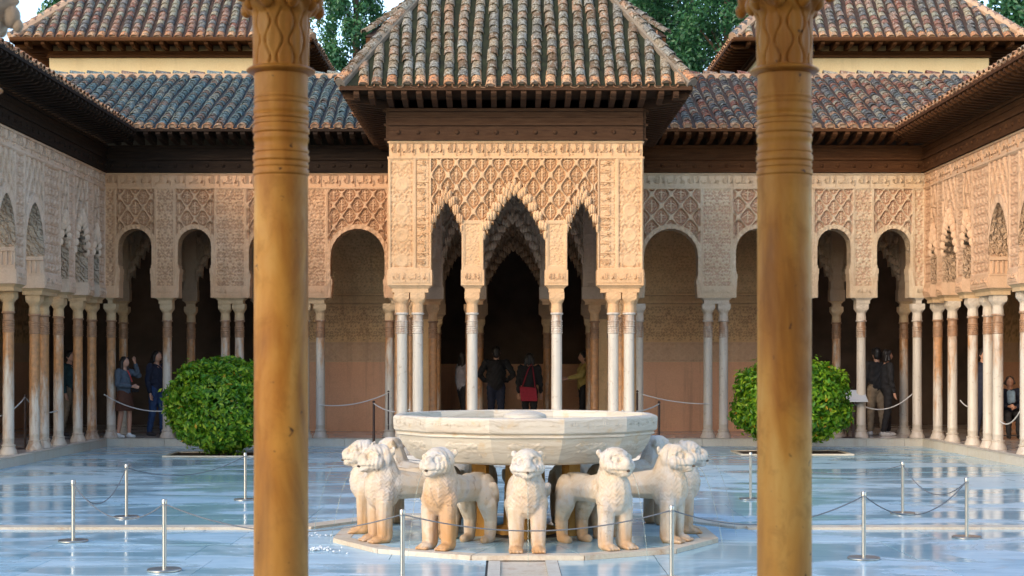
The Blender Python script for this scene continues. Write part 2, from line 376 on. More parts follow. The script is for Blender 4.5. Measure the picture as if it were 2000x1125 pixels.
# ================================================================== builders for the architecture
def sstep(x, a, b):
    t = np.clip((x - a) / (b - a), 0, 1); return t * t * (3 - 2 * t)
def h_sebka(u, z, w_, h_, amp=0.045, lob=0.0):
    s = np.cos(2 * pi * u / w_) + np.cos(2 * pi * z / h_); a = np.abs(s)
    lu = u - np.where(s < 0, w_ / 2, 0); lu = (lu + w_ / 2) % w_ - w_ / 2
    lz = z - np.where(s < 0, h_ / 2, 0); lz = (lz + h_ / 2) % h_ - h_ / 2
    if lob: a = np.abs(a + lob * np.cos(6 * np.arctan2(lz / h_, lu / w_ + 1e-9)) * np.exp(-a * 1.2))
    rib = 1 - sstep(a, 0.20, 0.36)
    ring = 1 - sstep(np.abs(a - 1.02), 0.10, 0.26)
    fl = np.cos(2 * pi * lz / (h_ * 0.16)) * 0.5 + 0.5
    stem = (1 - sstep(np.abs(lu), 0.028 * w_, 0.055 * w_)) * (np.abs(lz) < 0.26 * h_)
    lob = (1 - sstep(np.abs(np.hypot((np.abs(lu) - 0.10 * w_) / w_, (lz - 0.03 * h_) / h_) - 0.07), 0.012, 0.035))
    bar = (1 - sstep(np.abs(lz - 0.09 * h_), 0.02 * h_, 0.045 * h_)) * (np.abs(lu) < 0.13 * w_)
    g = np.maximum.reduce([rib * 1.25, ring * (0.35 + 0.4 * fl), stem * 0.7, lob * 0.65, bar * 0.7])
    return amp * (g - 0.75)
def h_lobed(u, z, w_, h_, amp=0.05):
    # scalloped net of overlapping lobes, staggered rows
    row = np.floor(z / h_); uu = (u + np.where(row % 2 == 0, 0, w_ / 2) + w_ / 2) % w_ - w_ / 2; zz = z - row * h_
    r1 = np.hypot(uu / (w_ * 0.5), (zz - 0.15 * h_) / (h_ * 0.85)) + 0.10 * np.cos(5 * np.arctan2(zz, uu + 1e-6))
    rib = 1 - sstep(np.abs(r1 - 0.93), 0.07, 0.17)
    ins = 1 - sstep(np.abs(r1 - 0.55), 0.06, 0.16)
    stem = (1 - sstep(np.abs(uu), 0.03 * w_, 0.07 * w_)) * (zz < 0.7 * h_)
    leaf = (1 - sstep(np.abs(np.hypot(np.abs(uu) - 0.22 * w_, zz - 0.35 * h_) - 0.10 * w_), 0.015 * w_, 0.06 * w_))
    return amp * (np.maximum.reduce([rib * 1.2, ins * 0.6, stem * 0.7, leaf * 0.65]) - 0.7)
def h_arab(u, z, P=0.36, k=2 * pi / 0.10, amp=0.013):
    um = np.abs((u + P / 2) % P - P / 2)
    f = np.sin(um * k + 1.7 * np.sin(z * k * 0.55)) * np.sin(z * k * 0.9 + 1.5 * np.sin(um * k * 0.8))
    g = np.sin(um * k * 2.1 + 1.2 * np.cos(z * k * 1.3)) * np.sin(z * k * 2.3 + np.sin(um * k * 1.7))
    return amp * (np.tanh(3.2 * f) + 0.45 * np.tanh(2.5 * g))
def h_rings(u, z, uc, P=0.40, r=0.085, amp=0.010):
    zz = (z + P / 2) % P - P / 2
    d = np.hypot(u - uc, zz); ring = (1 - sstep(np.abs(d - r), 0.012, 0.026)) + (1 - sstep(np.abs(d - r * 0.55), 0.01, 0.022)) * 0.6
    return np.where(d < r + 0.03, amp * (ring * 1.3 - 0.3), h_arab(u - uc, z, 0.5, 2 * pi / 0.11, amp * 0.8))
def border(h, u, u0, u1, z, z0, z1, wd=0.03, up=0.018):
    d = np.minimum.reduce([u - u0, u1 - u, z - z0, z1 - z])
    k = 1 - sstep(d, wd * 0.75, wd); g = sstep(d, wd, wd * 1.15) * (1 - sstep(d, wd * 1.2, wd * 1.5))
    return np.where(d < wd, up * k + h * (1 - k), h - 0.012 * g)

class Plane:                     # wall frame: u along, n out of the wall, z up
    def __init__(s, O, ud, nd): s.O = np.array(O, float); s.u = np.array(ud, float); s.nn = np.array(nd, float)
    def P(s, u, n, z):
        u = np.asarray(u, float); n = np.asarray(n, float) + 0 * u; z = np.asarray(z, float) + 0 * u
        p = s.O + u[..., None] * s.u + n[..., None] * s.nn
        p[..., 2] += z; return p
    def sgn(s): return np.cross(s.u, [0, 0, 1]) @ s.nn     # +1 when u x z = n

def arch_z(x, hw, zt, zs, kind):
    x = np.abs(x); t = np.clip(x / hw, 0, 1)
    if kind == 'round':
        r = np.sqrt(np.maximum(0, 1 - t * t)); return zs + (zt - zs) * r
    if kind == 'point':
        return zs + (zt - zs) * np.sqrt(np.maximum(0, 1 - t ** 1.55))
    n = 6 if hw > 0.4 else 4      # stepped, scalloped
    k = np.floor(np.minimum(t * n, n - 1e-6)); f = t * n - k
    lob = 0.55 * np.sqrt(np.maximum(0, 1 - (2 * f - 1) ** 2)) - 0.15
    base = 1 - ((k + 0.62) / n) ** 1.5; nxt = 1 - ((k + 1) / n) ** 1.5
    lob = np.sqrt(np.maximum(0, 1 - (2 * f - 1) ** 2))
    return zs + (zt - zs) * np.clip(base + 0.34 / n * (lob - 0.6) + (k == 0) * 0.07 * (f < 0.75), 0, 1.06)

def relief(pl, us, bot, z1, nz, hf):
    us = np.asarray(us); bot = np.asarray(bot); us = np.concatenate([us[:1] + 0.004, us, us[-1:] - 0.004]); bot = np.concatenate([bot[:1], bot, bot[-1:]]); t = np.linspace(0, 1, nz + 1)
    U = us[:, None] + 0 * t[None]; Z = bot[:, None] + (z1 - bot[:, None]) * t[None]
    H = hf(U, Z); H[0] = -0.09; H[-1] = -0.09; V = pl.P(U, H, Z).reshape(-1, 3); relief.g = sstep(-H, 0.001, 0.011).astype(np.float32).ravel()
    nu = len(us); idx = np.arange(nu * (nz + 1)).reshape(nu, nz + 1)
    keep = (us[1:] - us[:-1]) > 1e-5; keep[0] = keep[-1] = True
    a, b, c, d = idx[:-1, :-1], idx[1:, :-1], idx[1:, 1:], idx[:-1, 1:]
    F = np.stack([a, b, c, d], -1)[keep].reshape(-1, 4)
    if pl.sgn() < 0: F = F[:, ::-1]
    return V, F
def carved(name, V, F, mt):
    me = np_mesh(name, V, F, mt, 180); at = me.attributes.new('ground', 'FLOAT', 'POINT'); at.data.foreach_set('value', relief.g); return me
def quads_strip(A, B, flip=False):
    n = len(A); V = np.concatenate([A, B]); i = np.arange(n - 1)
    F = np.stack([i, i + 1, i + 1 + n, i + n], -1)
    return V, (F[:, ::-1] if flip else F)

TEXT_MESH = {}
def inscription(mt):
    # "wa la ghalib illa Allah" in joined presentation forms, laid out left to right
    if mt.name in TEXT_MESH: return TEXT_MESH[mt.name]
    cu = bpy.data.curves.new('inscription', 'FONT')
    cu.body = '\ufeea\ufee0\ufedf\ufe8d \ufefb\ufe87 \ufe90\ufedf\ufe8e\ufecf \ufefb\ufeed'
    cu.size = 1.0; cu.extrude = 0.02; cu.resolution_u = 2
    o = bpy.data.objects.new('tmp_text', cu); C.objects.link(o); bpy.context.view_layer.update()
    me = bpy.data.meshes.new_from_object(o.evaluated_get(bpy.context.evaluated_depsgraph_get()))
    bpy.data.objects.remove(o)
    co = np.zeros(len(me.vertices) * 3, np.float32); me.vertices.foreach_get('co', co); co = co.reshape(-1, 3)
    lo, hi = co.min(0), co.max(0); co = (co - lo) / (hi - lo)     # unit box: x 0-1, y 0-1, z 0-1
    me.vertices.foreach_set('co', co.ravel()); me.materials.clear(); me.materials.append(mt); me.update()
    TEXT_MESH[mt.name] = me; return me
def place_text(pl, u0, u1, n, z0, z1, mt, parent, depth=0.018, vertical=False):
    o = ob('inscription', inscription(mt), parent)
    ux, nx = Vector(pl.u), Vector(pl.nn); Z = Vector((0, 0, 1))
    p = Vector(pl.P(np.array(u0), n, z0))
    right = ux if pl.sgn() < 0 else ux       # u runs left to right as the viewer sees it
    if not vertical: cols = (right * (u1 - u0), Z * (z1 - z0), nx * depth)
    else: cols = (Z * (z1 - z0), -right * (u1 - u0), nx * depth); p = Vector(pl.P(np.array(u1), n, z0))
    m4 = Matrix.Identity(4)
    for i, c in enumerate(cols):
        for r_ in range(3): m4[r_][i] = c[r_]
    for r_ in range(3): m4[r_][3] = p[r_]
    o.matrix_world = m4; return o

def plane_box(pl, mb, u0, u1, n0, n1, z0, z1, g=0.0):
    V = []
    for z, k in ((z0, 0), (z1, g)):
        for n, s in ((n0 - k, 0), (n1 + k, 0)):
            for u in (u0 - k, u1 + k): V.append(tuple(pl.P(np.array(u), n, z)))
    mb.add(V, [(0, 2, 3, 1), (4, 5, 7, 6), (0, 1, 5, 4), (2, 6, 7, 3), (0, 4, 6, 2), (1, 3, 7, 5)])

def arcade(root, pl, L, z0, z1, arches, mt, T=0.34, du=0.016, dz=0.016, band=0.29, pier_h=None, arch_h=None, text_w=0.92, corbel=True, block=True, capmt=None, blockh=0.23, ends=True, capslab=True, texts=True, sofmt=None):
    """one arcade wall above the columns; arches = (centre, half width, apex z, spring z, kind)"""
    zb = z1 - band; edges = [0.0]; ar = sorted(arches)
    segs = []; cur = 0.0
    for k, (uc, hw, zt, zs, kind) in enumerate(ar):
        mg = 0.07 if kind == 'round' else 0.0
        a, b = uc - hw - mg, uc + hw + mg
        if a - cur > 0.02: segs.append(('pier', cur, a, None))
        segs.append(('arch', a, b, ar[k])); cur = b
    if L - cur > 0.02: segs.append(('pier', cur, L, None))
    flip = pl.sgn() > 0
    for ty, a, b, A in segs:
        nu = max(2, int((b - a) / du)); nz = int((zb - z0) / dz)
        if ty == 'pier':
            us = np.linspace(a, b, nu + 1)
            hf = pier_h or (lambda U, Z, a=a, b=b: border(h_arab(U - (a + b) / 2, Z), U, a, b, Z, z0, zb, 0.035))
            if pier_h: hf = (lambda U, Z, a=a, b=b: pier_h(U, Z, a, b))
            zst = z0 + (blockh if block else 0)
            V, F = relief(pl, us, np.full(nu + 1, zst), zb, int((zb - zst) / dz), hf)
            ob('carved_panel', carved('carved_panel', V, F, mt), root)
        else:
            uc, hw, zt, zs, kind = A
            us = np.linspace(uc - hw, uc + hw, max(24, int(2 * hw / min(du, 0.014))) + 1); bo = arch_z(us - uc, hw, zt, zs, kind)
            if b - a > 2 * hw + 1e-4:
                ex = np.linspace(a, uc - hw, 5); us = np.concatenate([ex, us, np.linspace(uc + hw, b, 5)])
                bo = np.concatenate([np.full(5, z0), bo, np.full(5, z0)])
            hf0 = arch_h or (lambda U, Z, A: h_sebka(U - A[0], Z - A[2], 0.34, 0.46))
            def hf(U, Z, A=A, a=a, b=b):
                h = hf0(U, Z, A)
                if A[4] != 'muq': h = border(h, U, a, b, Z, -9, zb, 0.03, 0.02)
                uc, hw, zt, zs, kind = A
                if kind in ('round', 'point'):
                    r = np.hypot((U - uc) / hw, np.maximum(Z - zs, 0) / (zt - zs)); d = (r - 1) * hw
                    ang = np.arctan2(Z - zs, U - uc)
                    arc = 0.022 + 0.010 * np.cos(ang * 26) * (np.abs(d - 0.03) < 0.025)
                    h = np.where((d < 0.085), np.where(d > 0.075, 0.03, arc), h)
                return h
            V, F = relief(pl, us, bo, zb, int((zb - zs) / dz), hf)
            ob('lattice_panel', carved('lattice_panel', V, F, mt), root)
            # soffit of the arch with its jambs
            uu = np.linspace(uc - hw, uc + hw, 61 if kind in ('round', 'point') else 121); zz = arch_z(uu - uc, hw, zt, zs, kind)
            if kind == 'round': zz = zz - 0.012 * np.abs(np.sin((uu - uc) / hw * 21))
            uu = np.concatenate([[uc - hw], uu, [uc + hw]]); zz = np.concatenate([[z0], zz, [z0]])
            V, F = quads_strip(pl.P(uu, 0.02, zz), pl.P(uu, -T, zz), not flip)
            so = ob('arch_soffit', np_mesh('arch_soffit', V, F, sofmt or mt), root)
            if kind == 'muq':       # hanging stalactite cells, three staggered rows
                mb = MB(); n = 6 if hw > 0.4 else 4
                nv = Vector(pl.nn); uv = Vector(pl.u); rot = Matrix((uv, nv, Vector((0, 0, 1)))).transposed()
                for row, (dzr, pn, sc) in enumerate(((0.055, -0.01, 1.0), (0.12, 0.005, 1.0), (0.185, 0.012, 0.9))):
                    for side in (-1, 1):
                        for k in range(n + 1):
                            x = (k + 0.5 * (row % 2) + 0.0) * hw / n
                            if x > hw * 1.06: continue
                            if k == 0 and side < 0 and row % 2 == 0: continue
                            zc = float(arch_z(np.array(min(x, hw * 0.999)), hw, zt, zs, kind)) if x < hw else zs
                            zc = zs + (zt - zs) * (1 - min(1, x / hw) ** 1.5) + dzr
                            c = pl.P(np.array(uc + side * x), pn, zc)
                            mb.ell(c, (hw / n * 0.50 * sc, 0.07 * sc, 0.085 * sc), 8, 6, rot)
                ob('stalactite_band', mb.mesh('stalactite_band', mt, 60), root)
            elif corbel:
                for sd_ in (-1, 1):
                    mb = MB(); e = uc + sd_ * hw
                    if kind == 'round': st = ((zs - 0.42, zs - 0.36, 0.014), (zs - 0.52, zs - 0.42, 0.034), (zs - 0.66, zs - 0.52, 0.024), (z0 + 0.004, zs - 0.66, 0.016))
                    else: st = ((zs - 0.06, zs, 0.05), (zs - 0.28, zs - 0.06, 0.012), (zs - 0.31, zs - 0.28, 0.03), (z0 + 0.004, zs - 0.31, 0.018))
                    for q, (za, zc, pr) in enumerate(st):
                        lo_, hi_ = (e, e + pr) if sd_ < 0 else (e - pr, e)
                        if zc > za: plane_box(pl, mb, lo_, hi_, -T + 0.02, 0.012 - 0.002 * q, za, zc)
                    if kind == 'point':
                        for q in range(5):
                            nq = -T + 0.05 + q * (T - 0.09) / 4; lo_, hi_ = (e + .012, e + .04) if sd_ < 0 else (e - .04, e - .012)
                            plane_box(pl, mb, lo_, hi_, nq - 0.014, nq + 0.014, zs - 0.275, zs - 0.065)
                    ob('arch_corbel', mb.mesh('arch_corbel', mt), root)
    # back of the wall
    mb = MB()
    for ty, a, b, A in segs:
        if ty == 'pier': us = np.array([a, b]); bo = np.array([z0, z0])
        else:
            us = np.linspace(A[0] - A[1], A[0] + A[1], 41); bo = arch_z(us - A[0], A[1], A[2], A[3], A[4])
            if b - a > 2 * A[1] + 1e-4: us = np.concatenate([[a, A[0] - A[1]], us, [A[0] + A[1], b]]); bo = np.concatenate([[z0, z0], bo, [z0, z0]])
        A_, B_ = pl.P(us, -T, bo), pl.P(us, -T, np.full(len(us), z1))
        V, F = quads_strip(A_, B_, flip)
        mb.add(V.tolist(), F.tolist())
    ob('wall_back', mb.mesh('wall_back', mt, None, False), root)
    # top band with its writing
    if band > 0.05:
        mb = MB(); plane_box(pl, mb, 0, L, -T + 0.01, 0.0, zb, z1 - 0.002)
        plane_box(pl, mb, 0, L, 0.0, 0.028, zb - 0.012, zb + 0.022); plane_box(pl, mb, 0, L, 0.0, 0.026, z1 - 0.035, z1 - 0.004)
        bo_ = ob('inscription_band', mb.mesh('inscription_band', mt), root)
        if texts:
            n = max(1, round(L / text_w)); tw = L / n
            for i in range(n):
                place_text(pl, i * tw + 0.03, (i + 1) * tw - 0.03, 0.0, zb + 0.03, z1 - 0.045, mt, bo_, 0.022)
    # impost blocks and slabs under every pier
    for ty, a, b, A in segs:
        if ty != 'pier': continue
        if block:
            mb = MB(); plane_box(pl, mb, a - 0.012, b + 0.012, -T, 0.030, z0, z0 + blockh)
            plane_box(pl, mb, a + 0.03, b - 0.03, 0.03, 0.042, z0 + 0.04, z0 + blockh - 0.04)
            bl = ob('impost_block', mb.mesh('impost_block', mt), root)
            if texts and b - a > 0.2: place_text(pl, a + 0.05, b - 0.05, 0.042, z0 + 0.055, z0 + blockh - 0.055, mt, bl, 0.012)
        else: plane_box(pl, MB(), a, b, -T, 0, z0, z0 + 0.01)
        if capslab:
            mb = MB(); plane_box(pl, mb, a + 0.05, b - 0.05, -T + 0.06, -0.03, z0 - 0.11, z0 - 0.05, 0.0); plane_box(pl, mb, a + 0.05, b - 0.05, -T + 0.06, -0.03, z0 - 0.05, z0 - 0.002, 0.045)
            ob('impost_slab', mb.mesh('impost_slab', capmt or mt), root)
    if ends:
        for u in (0.0, L):
            mb = MB(); V = [tuple(pl.P(np.array(u), n, z)) for n, z in ((0, z0), (-T, z0), (-T, z1), (0, z1))]; mb.add(V, [(0, 1, 2, 3)])
            ob('wall_end', mb.mesh('wall_end', mt, None, False), root)
    return segs

# ------------------------------------------------------------------ columns: base, shaft, rings and capital as sub-parts
def capital_mesh(name, mt, r0, r1, z0, z1, zt, flutes=10):
    """round neck with carved leaves that swells to a square block"""
    nt, nz = 48, 18; V = []
    for k in range(nz + 1):
        z = z0 + (zt - z0) * k / nz
        for i in range(nt):
            a = 2 * pi * i / nt; c, s = math.cos(a), math.sin(a)
            if z < z1:
                r = r0 * (1.02 + 0.05 * abs(math.cos(flutes * a / 2)) + 0.04 * math.sin(2 * pi * (z - z0) / (z1 - z0)))
            else:
                t = (z - z1) / (zt - z1); q = 1 / max(abs(c), abs(s)); e = min(1, t * 3.0)
                rr = r0 * 1.06 + (r1 - r0 * 1.06) * min(1, (t * 2.2) ** 0.6)
                r = rr * (1 * (1 - e) + (q ** 0.86) * e)
                r *= 1 + 0.05 * math.sin(8 * a) * math.sin(5 * t * pi) - 0.03 * (t > 0.93)
            V.append((r * c, r * s, z))
    F = [(k * nt + i, k * nt + (i + 1) % nt, (k + 1) * nt + (i + 1) % nt, (k + 1) * nt + i) for k in range(nz) for i in range(nt)]
    F.append(tuple(range(nt))[::-1]); F.append(tuple(nz * nt + i for i in range(nt)))
    b = MB(); b.add(V, F); return b.mesh(name, mt, 50)
COLM = {}
def column_meshes(key, r, floor_to_astragal, cap_h, capmt):
    za = floor_to_astragal
    if key in COLM: return COLM[key]
    b = MB(); b.lathe([(r * 1.62, 0), (r * 1.62, 0.022), (r * 1.5, 0.05), (r * 1.22, 0.10), (r * 1.14, 0.125), (r * 1.25, 0.135), (r * 1.25, 0.152), (r * 1.05, 0.16)], 24)
    base = b.mesh('base', M['ring_marble'], 40)
    b = MB(); b.lathe([(r * 1.0, 0.16), (r * 1.0, 0.24), (r * 1.035, 0.245), (r * 1.035, 0.262), (r, 0.267), (r * 0.99, 1.0), (r * 0.965, za - 0.32)], 24, cap=False)
    shaft = b.mesh('shaft', M['marble_col'], 40)
    b = MB(); pr = [(r * 0.965, za - 0.32)]
    for k in range(6):
        z = za - 0.315 + k * 0.036; e = 1.10 if k in (0, 3, 5) else 1.05
        pr += [(r * 0.97, z), (r * e, z + 0.007), (r * e, z + 0.022), (r * 0.97, z + 0.029)]
    pr += [(r * 0.95, za - 0.09), (r * 0.95, za - 0.02)]
    b.lathe(pr, 24, cap=False); rings = b.mesh('rings', M['ring_marble'], 40)
    b = MB(); b.lathe([(r * 0.95, za - 0.022), (r * 1.18, za - 0.012), (r * 1.22, za), (r * 1.18, za + 0.012), (r * 0.95, za + 0.02)], 24)
    ast = b.mesh('astragal', M['ring_marble'], 60)
    cap = capital_mesh('capital', capmt, r * 0.97, r * 1.42, za + 0.015, za + cap_h * 0.5, za + cap_h)
    COLM[key] = (base, shaft, rings, ast, cap); return COLM[key]
def column(root, x, y, z, key, r, za, caph, capmt, stain=0.3, rot=0):
    base, shaft, rings, ast, cap = column_meshes(key, r, za - z, caph, capmt)
    c = ob('column', shaft, root, (x, y, z), rot); c.color = (stain, 0, 0, 1)
    for nm, me in (('base', base), ('rings', rings), ('astragal', ast), ('capital', cap)):
        q = ob(nm, me, c); q.color = (min(1, stain + (0.25 if nm == 'rings' else 0.05)), 0, 0, 1)
    return c

# ------------------------------------------------------------------ roofs of barrel tiles
def tile_mesh(name, mats, L=0.36, r0=0.088, r1=0.072, plug=False):
    b = MB(); seg = 7; th = 0.014
    def ring(y, r, z): return [(r * math.cos(pi * i / seg), y, z + r * 0.86 * math.sin(pi * i / seg)) for i in range(seg + 1)]
    A, B, I = ring(0, r0, 0.016), ring(L, r1, 0.0), ring(0, r0 - th, 0.016)
    n = seg + 1; F = [(i, i + 1, n + i + 1, n + i) for i in range(seg)] + [(2 * n + i, 2 * n + i + 1, i + 1, i) for i in range(seg)]
    b.add(A + B + I, F)
    if plug:
        P_ = [(x, 0.03, z) for x, y, z in I] + [(-(r0 - th), 0.03, -0.05), (r0 - th, 0.03, -0.05)]
        b.add(P_, [tuple(range(len(P_)))], 1)
    return b.mesh(name, mats, 50, False)
def pan_mesh(name, mt, L=0.2, r=0.075):
    b = MB(); seg = 6
    def ring(y, r, dz): return [(r * math.cos(pi + pi * i / seg), y, dz + 0.03 + r * 0.62 * math.sin(pi + pi * i / seg)) for i in range(seg + 1)]
    A, B, I = ring(-0.035, r, 0), ring(L, r, 0.0), ring(-0.035, r - 0.016, 0.005); n = seg + 1
    b.add(A + B + I, [(i, n + i, n + i + 1, i + 1) for i in range(seg)] + [(i, i + 1, 2 * n + i + 1, 2 * n + i) for i in range(seg)])
    return b.mesh(name, mt, 50, False)

class Roof:
    def __init__(s, root, name, tilemt, panmt, spacing=0.222, expo=0.165, maxn=300):
        s.root = root; s.tm = tilemt; s.pm = panmt; s.sp = spacing; s.ex = expo; s.list = []; s.maxn = maxn
        k = spacing / 0.222
        s.tile = tile_mesh('roof_tile', tilemt, 0.30 * k, 0.079 * k, 0.064 * k)
        s.eave = tile_mesh('eave_tile', [M['terra'], M['mortar']], 0.30 * k, 0.083 * k, 0.068 * k, True)
        s.pan = pan_mesh('pan_tile', M['terra'], 0.2, 0.07 * k)
        s.roof = ob('roof', None, root) if name is None else None
        s.slabs = MB(); s.k = k
    def plane(s, O, e, up, poly, rows=99, eave=True, pr=0):
        """O: eave start, e: unit along the eave, up: unit up the slope; poly(a,b) tells what is on the roof"""
        O, e, up = Vector(O), Vector(e).normalized(), Vector(up).normalized(); n = e.cross(up)
        if n.z < 0: n = -n
        W, H = poly['w'], poly['h']; inside = poly['in']
        i = 0; a = s.sp * 0.5
        while a < W:
            b = 0.0; row = 0
            while b < H and row < rows:
                if inside(a, b + 0.03):
                    jl = rng.gauss(0, 0.008); ja = rng.gauss(0, 0.005); rz = rng.gauss(0, 0.03)
                    if rng.random() < 0.015: jl -= 0.05; rz += rng.uniform(-.12, .12)
                    bend = 0.02 * math.sin(a * 2.1 + b * 1.3) + 0.012 * math.sin(a * 7.7 + b * 2.9)
                    p = O + e * (a + ja + bend) + up * (b + jl) + n * rng.uniform(0, 0.008)
                    m4 = Matrix((e, up, n)).transposed().to_4x4() @ Matrix.Rotation(rz, 4, 'Z') @ Matrix.Rotation(-0.06, 4, 'X')
                    m4.translation = p
                    kind = 'eave' if row == 0 and eave else 'tile'
                    s.list.append((pr + (p - Vector((0, 0, EYE))).length, kind, m4))
                    if kind == 'eave' and inside(a + s.sp * 0.5, 0.03):
                        m5 = Matrix((e, up, n)).transposed().to_4x4(); m5.translation = O + e * (a + s.sp * 0.5 + bend)
                        s.list.append((pr + (p - Vector((0, 0, EYE))).length + 0.2, 'pan', m5))
                b += s.ex; row += 1
            a += s.sp
        return n
    def line(s, p0, p1, nrm, step=0.2, scale=1.15, pr=0, kind='tile'):
        p0, p1 = Vector(p0), Vector(p1); d = (p1 - p0); L = d.length; d.normalize(); nrm = Vector(nrm)
        x = d.cross(nrm).normalized(); n = x.cross(d).normalized()
        q = 0.0
        while q < L:
            m4 = Matrix((x * scale, d, n * scale)).transposed().to_4x4() @ Matrix.Rotation(rng.uniform(-.05, .05), 4, 'Z') @ Matrix.Rotation(-0.03, 4, 'X')
            m4.translation = p0 + d * q + n * rng.uniform(0, 0.01)
            s.list.append((pr + (m4.translation - Vector((0, 0, EYE))).length, kind if q == 0 else 'tile', m4)); q += step
    def slab(s, pts, mt=None):
        s.slabs.add(pts, [tuple(range(len(pts)))])
    def finish(s, label=None):
        s.list.sort(key=lambda t: t[0])
        sl = ob('roof', s.slabs.mesh('roof', s.pm, None, False), s.root)
        mesh = {'tile': s.tile, 'eave': s.eave, 'pan': s.pan}
        cnt = {'tile': 0, 'eave': 0, 'pan': 0}; rest = []
        lim = {'tile': s.maxn, 'eave': 300, 'pan': 300}; nm = {'tile': 'roof_tile', 'eave': 'eave_tile', 'pan': 'pan_tile'}
        for _, k, m4 in s.list:
            if cnt[k] < lim[k]:
                o = ob(nm[k], mesh[k], sl); o.matrix_world = m4; cnt[k] += 1
            else: rest.append(m4)
        if rest:
            me = s.tile; nv = len(me.vertices); co = np.zeros(nv * 3, np.float32); me.vertices.foreach_get('co', co); co = co.reshape(-1, 3)
            F = np.array([list(p.vertices) for p in me.polygons])
            MM = np.array([np.array(m) for m in rest]); V = np.einsum('kij,vj->kvi', MM[:, :3, :3], co) + MM[:, None, :3, 3]
            FF = (F[None] + np.arange(len(rest))[:, None, None] * nv).reshape(-1, 4)
            big = np_mesh('roof_tiles', V.reshape(-1, 3), FF, s.tm, 50)
            at = big.attributes.new('rnd', 'FLOAT', 'FACE'); at.data.foreach_set('value', np.repeat(nrng.random(len(rest)), len(F)).astype(np.float32))
            o = ob('roof_tiles', big, sl); o['kind'] = 'stuff'
        return sl

def rafter_mesh(name, mt, L=0.78, w_=0.085, h_=0.13):
    poly = [(0, 0), (L * 0.80, 0.0), (L * 0.86, 0.035), (L * 0.93, 0.02), (L, 0.05), (L, h_), (0, h_)]
    b = MB(); b.extr(poly, 'x', -w_ / 2, w_ / 2); return b.mesh(name, mt)
def eaves(root, pl, u0, u1, zf, ztop, over, zeave, mt, sp=0.235, studs=True, e0=0.0, e1=0.0, tn=-0.3):
    """wooden frieze on the wall plane, carved rafters, soffit boards and the eave board; e0/e1: +1 convex corner, -1 inner corner"""
    mb = MB(); H = ztop - zf
    plane_box(pl, mb, u0, u1, tn, 0.05, zf, ztop)
    fr = ob('wooden_frieze', mb.mesh('wooden_frieze', mt), root)
    mb = MB()
    plane_box(pl, mb, u0, u1, 0.05, 0.085, zf + H * 0.46, zf + H * 0.54); plane_box(pl, mb, u0, u1, 0.05, 0.078, zf + 0.002, zf + 0.035); plane_box(pl, mb, u0, u1, 0.05, 0.10, ztop - 0.05, ztop - 0.004)
    plane_box(pl, mb, u0, u1, 0.05, 0.066, zf + H * 0.72, zf + H * 0.76)
    ob('frieze_moulding', mb.mesh('frieze_moulding', mt), fr)
    if studs:
        sb = MB(); sb.lathe([(0.038, 0), (0.036, 0.012), (0.022, 0.024), (0.0, 0.03)], 8); sm = sb.mesh('stud', mt, 60)
        n = max(1, int((u1 - u0) / 0.30)); q = Vector(pl.nn).to_track_quat('Z', 'Y')
        for i in range(n):
            o = ob('stud', sm, fr); o.location = pl.P(np.array(u0 + (i + 0.5) * (u1 - u0) / n), 0.05, zf + H * 0.25); o.rotation_mode = 'QUATERNION'; o.rotation_quaternion = q
    rm = rafter_mesh('rafter', mt, over + 0.02); n = int((u1 - u0) / sp)
    nv, uv = Vector(pl.nn), Vector(pl.u); rise = zeave - 0.135 - ztop; tilt = math.atan2(rise, over)
    us = [(u0 + 0.05 + i * (u1 - u0 - 0.1) / n, 0.0) for i in range(n + 1)]
    for e, ue, sg in ((e0, u0, -1), (e1, u1, 1)):
        if e > 0:
            k = 1
            while k * sp < over - 0.1: us.append((ue + sg * k * sp, k * sp)); k += 1
    for u, n0 in us:
        if e0 < 0 and u - u0 < 0.1 or e1 < 0 and u1 - u < 0.1: continue
        ln = over
        o = ob('rafter', rm, root); d = (nv * math.cos(tilt) + Vector((0, 0, math.sin(tilt)))); x = uv; z = x.cross(d)
        if z.z < 0: x = -x; z = -z
        m4 = Matrix((x, d * ((over - n0) / over), z)).transposed().to_4x4(); m4.translation = Vector(pl.P(np.array(u), n0, ztop + rise * n0 / over)); o.matrix_world = m4
    a0, a1 = u0 - e0 * over, u1 + e1 * over
    mb = MB(); A = [tuple(pl.P(np.array(u), n, z)) for u, n, z in ((u0, -0.02, ztop + 0.14), (u1, -0.02, ztop + 0.14), (a1, over, zeave + 0.004), (a0, over, zeave + 0.004), (u0, -0.02, ztop + 0.16), (u1, -0.02, ztop + 0.16), (a1, over, zeave + 0.024), (a0, over, zeave + 0.024))]
    mb.add(A, [(0, 1, 2, 3), (4, 5, 6, 7), (2, 3, 7, 6)]); ob('soffit_boards', mb.mesh('soffit_boards', mt, None, False), root)
    mb = MB(); plane_box(pl, mb, a0, a1, over, over + 0.03, zeave - 0.035, zeave + 0.03); ob('eave_board', mb.mesh('eave_board', mt), root)
    return fr
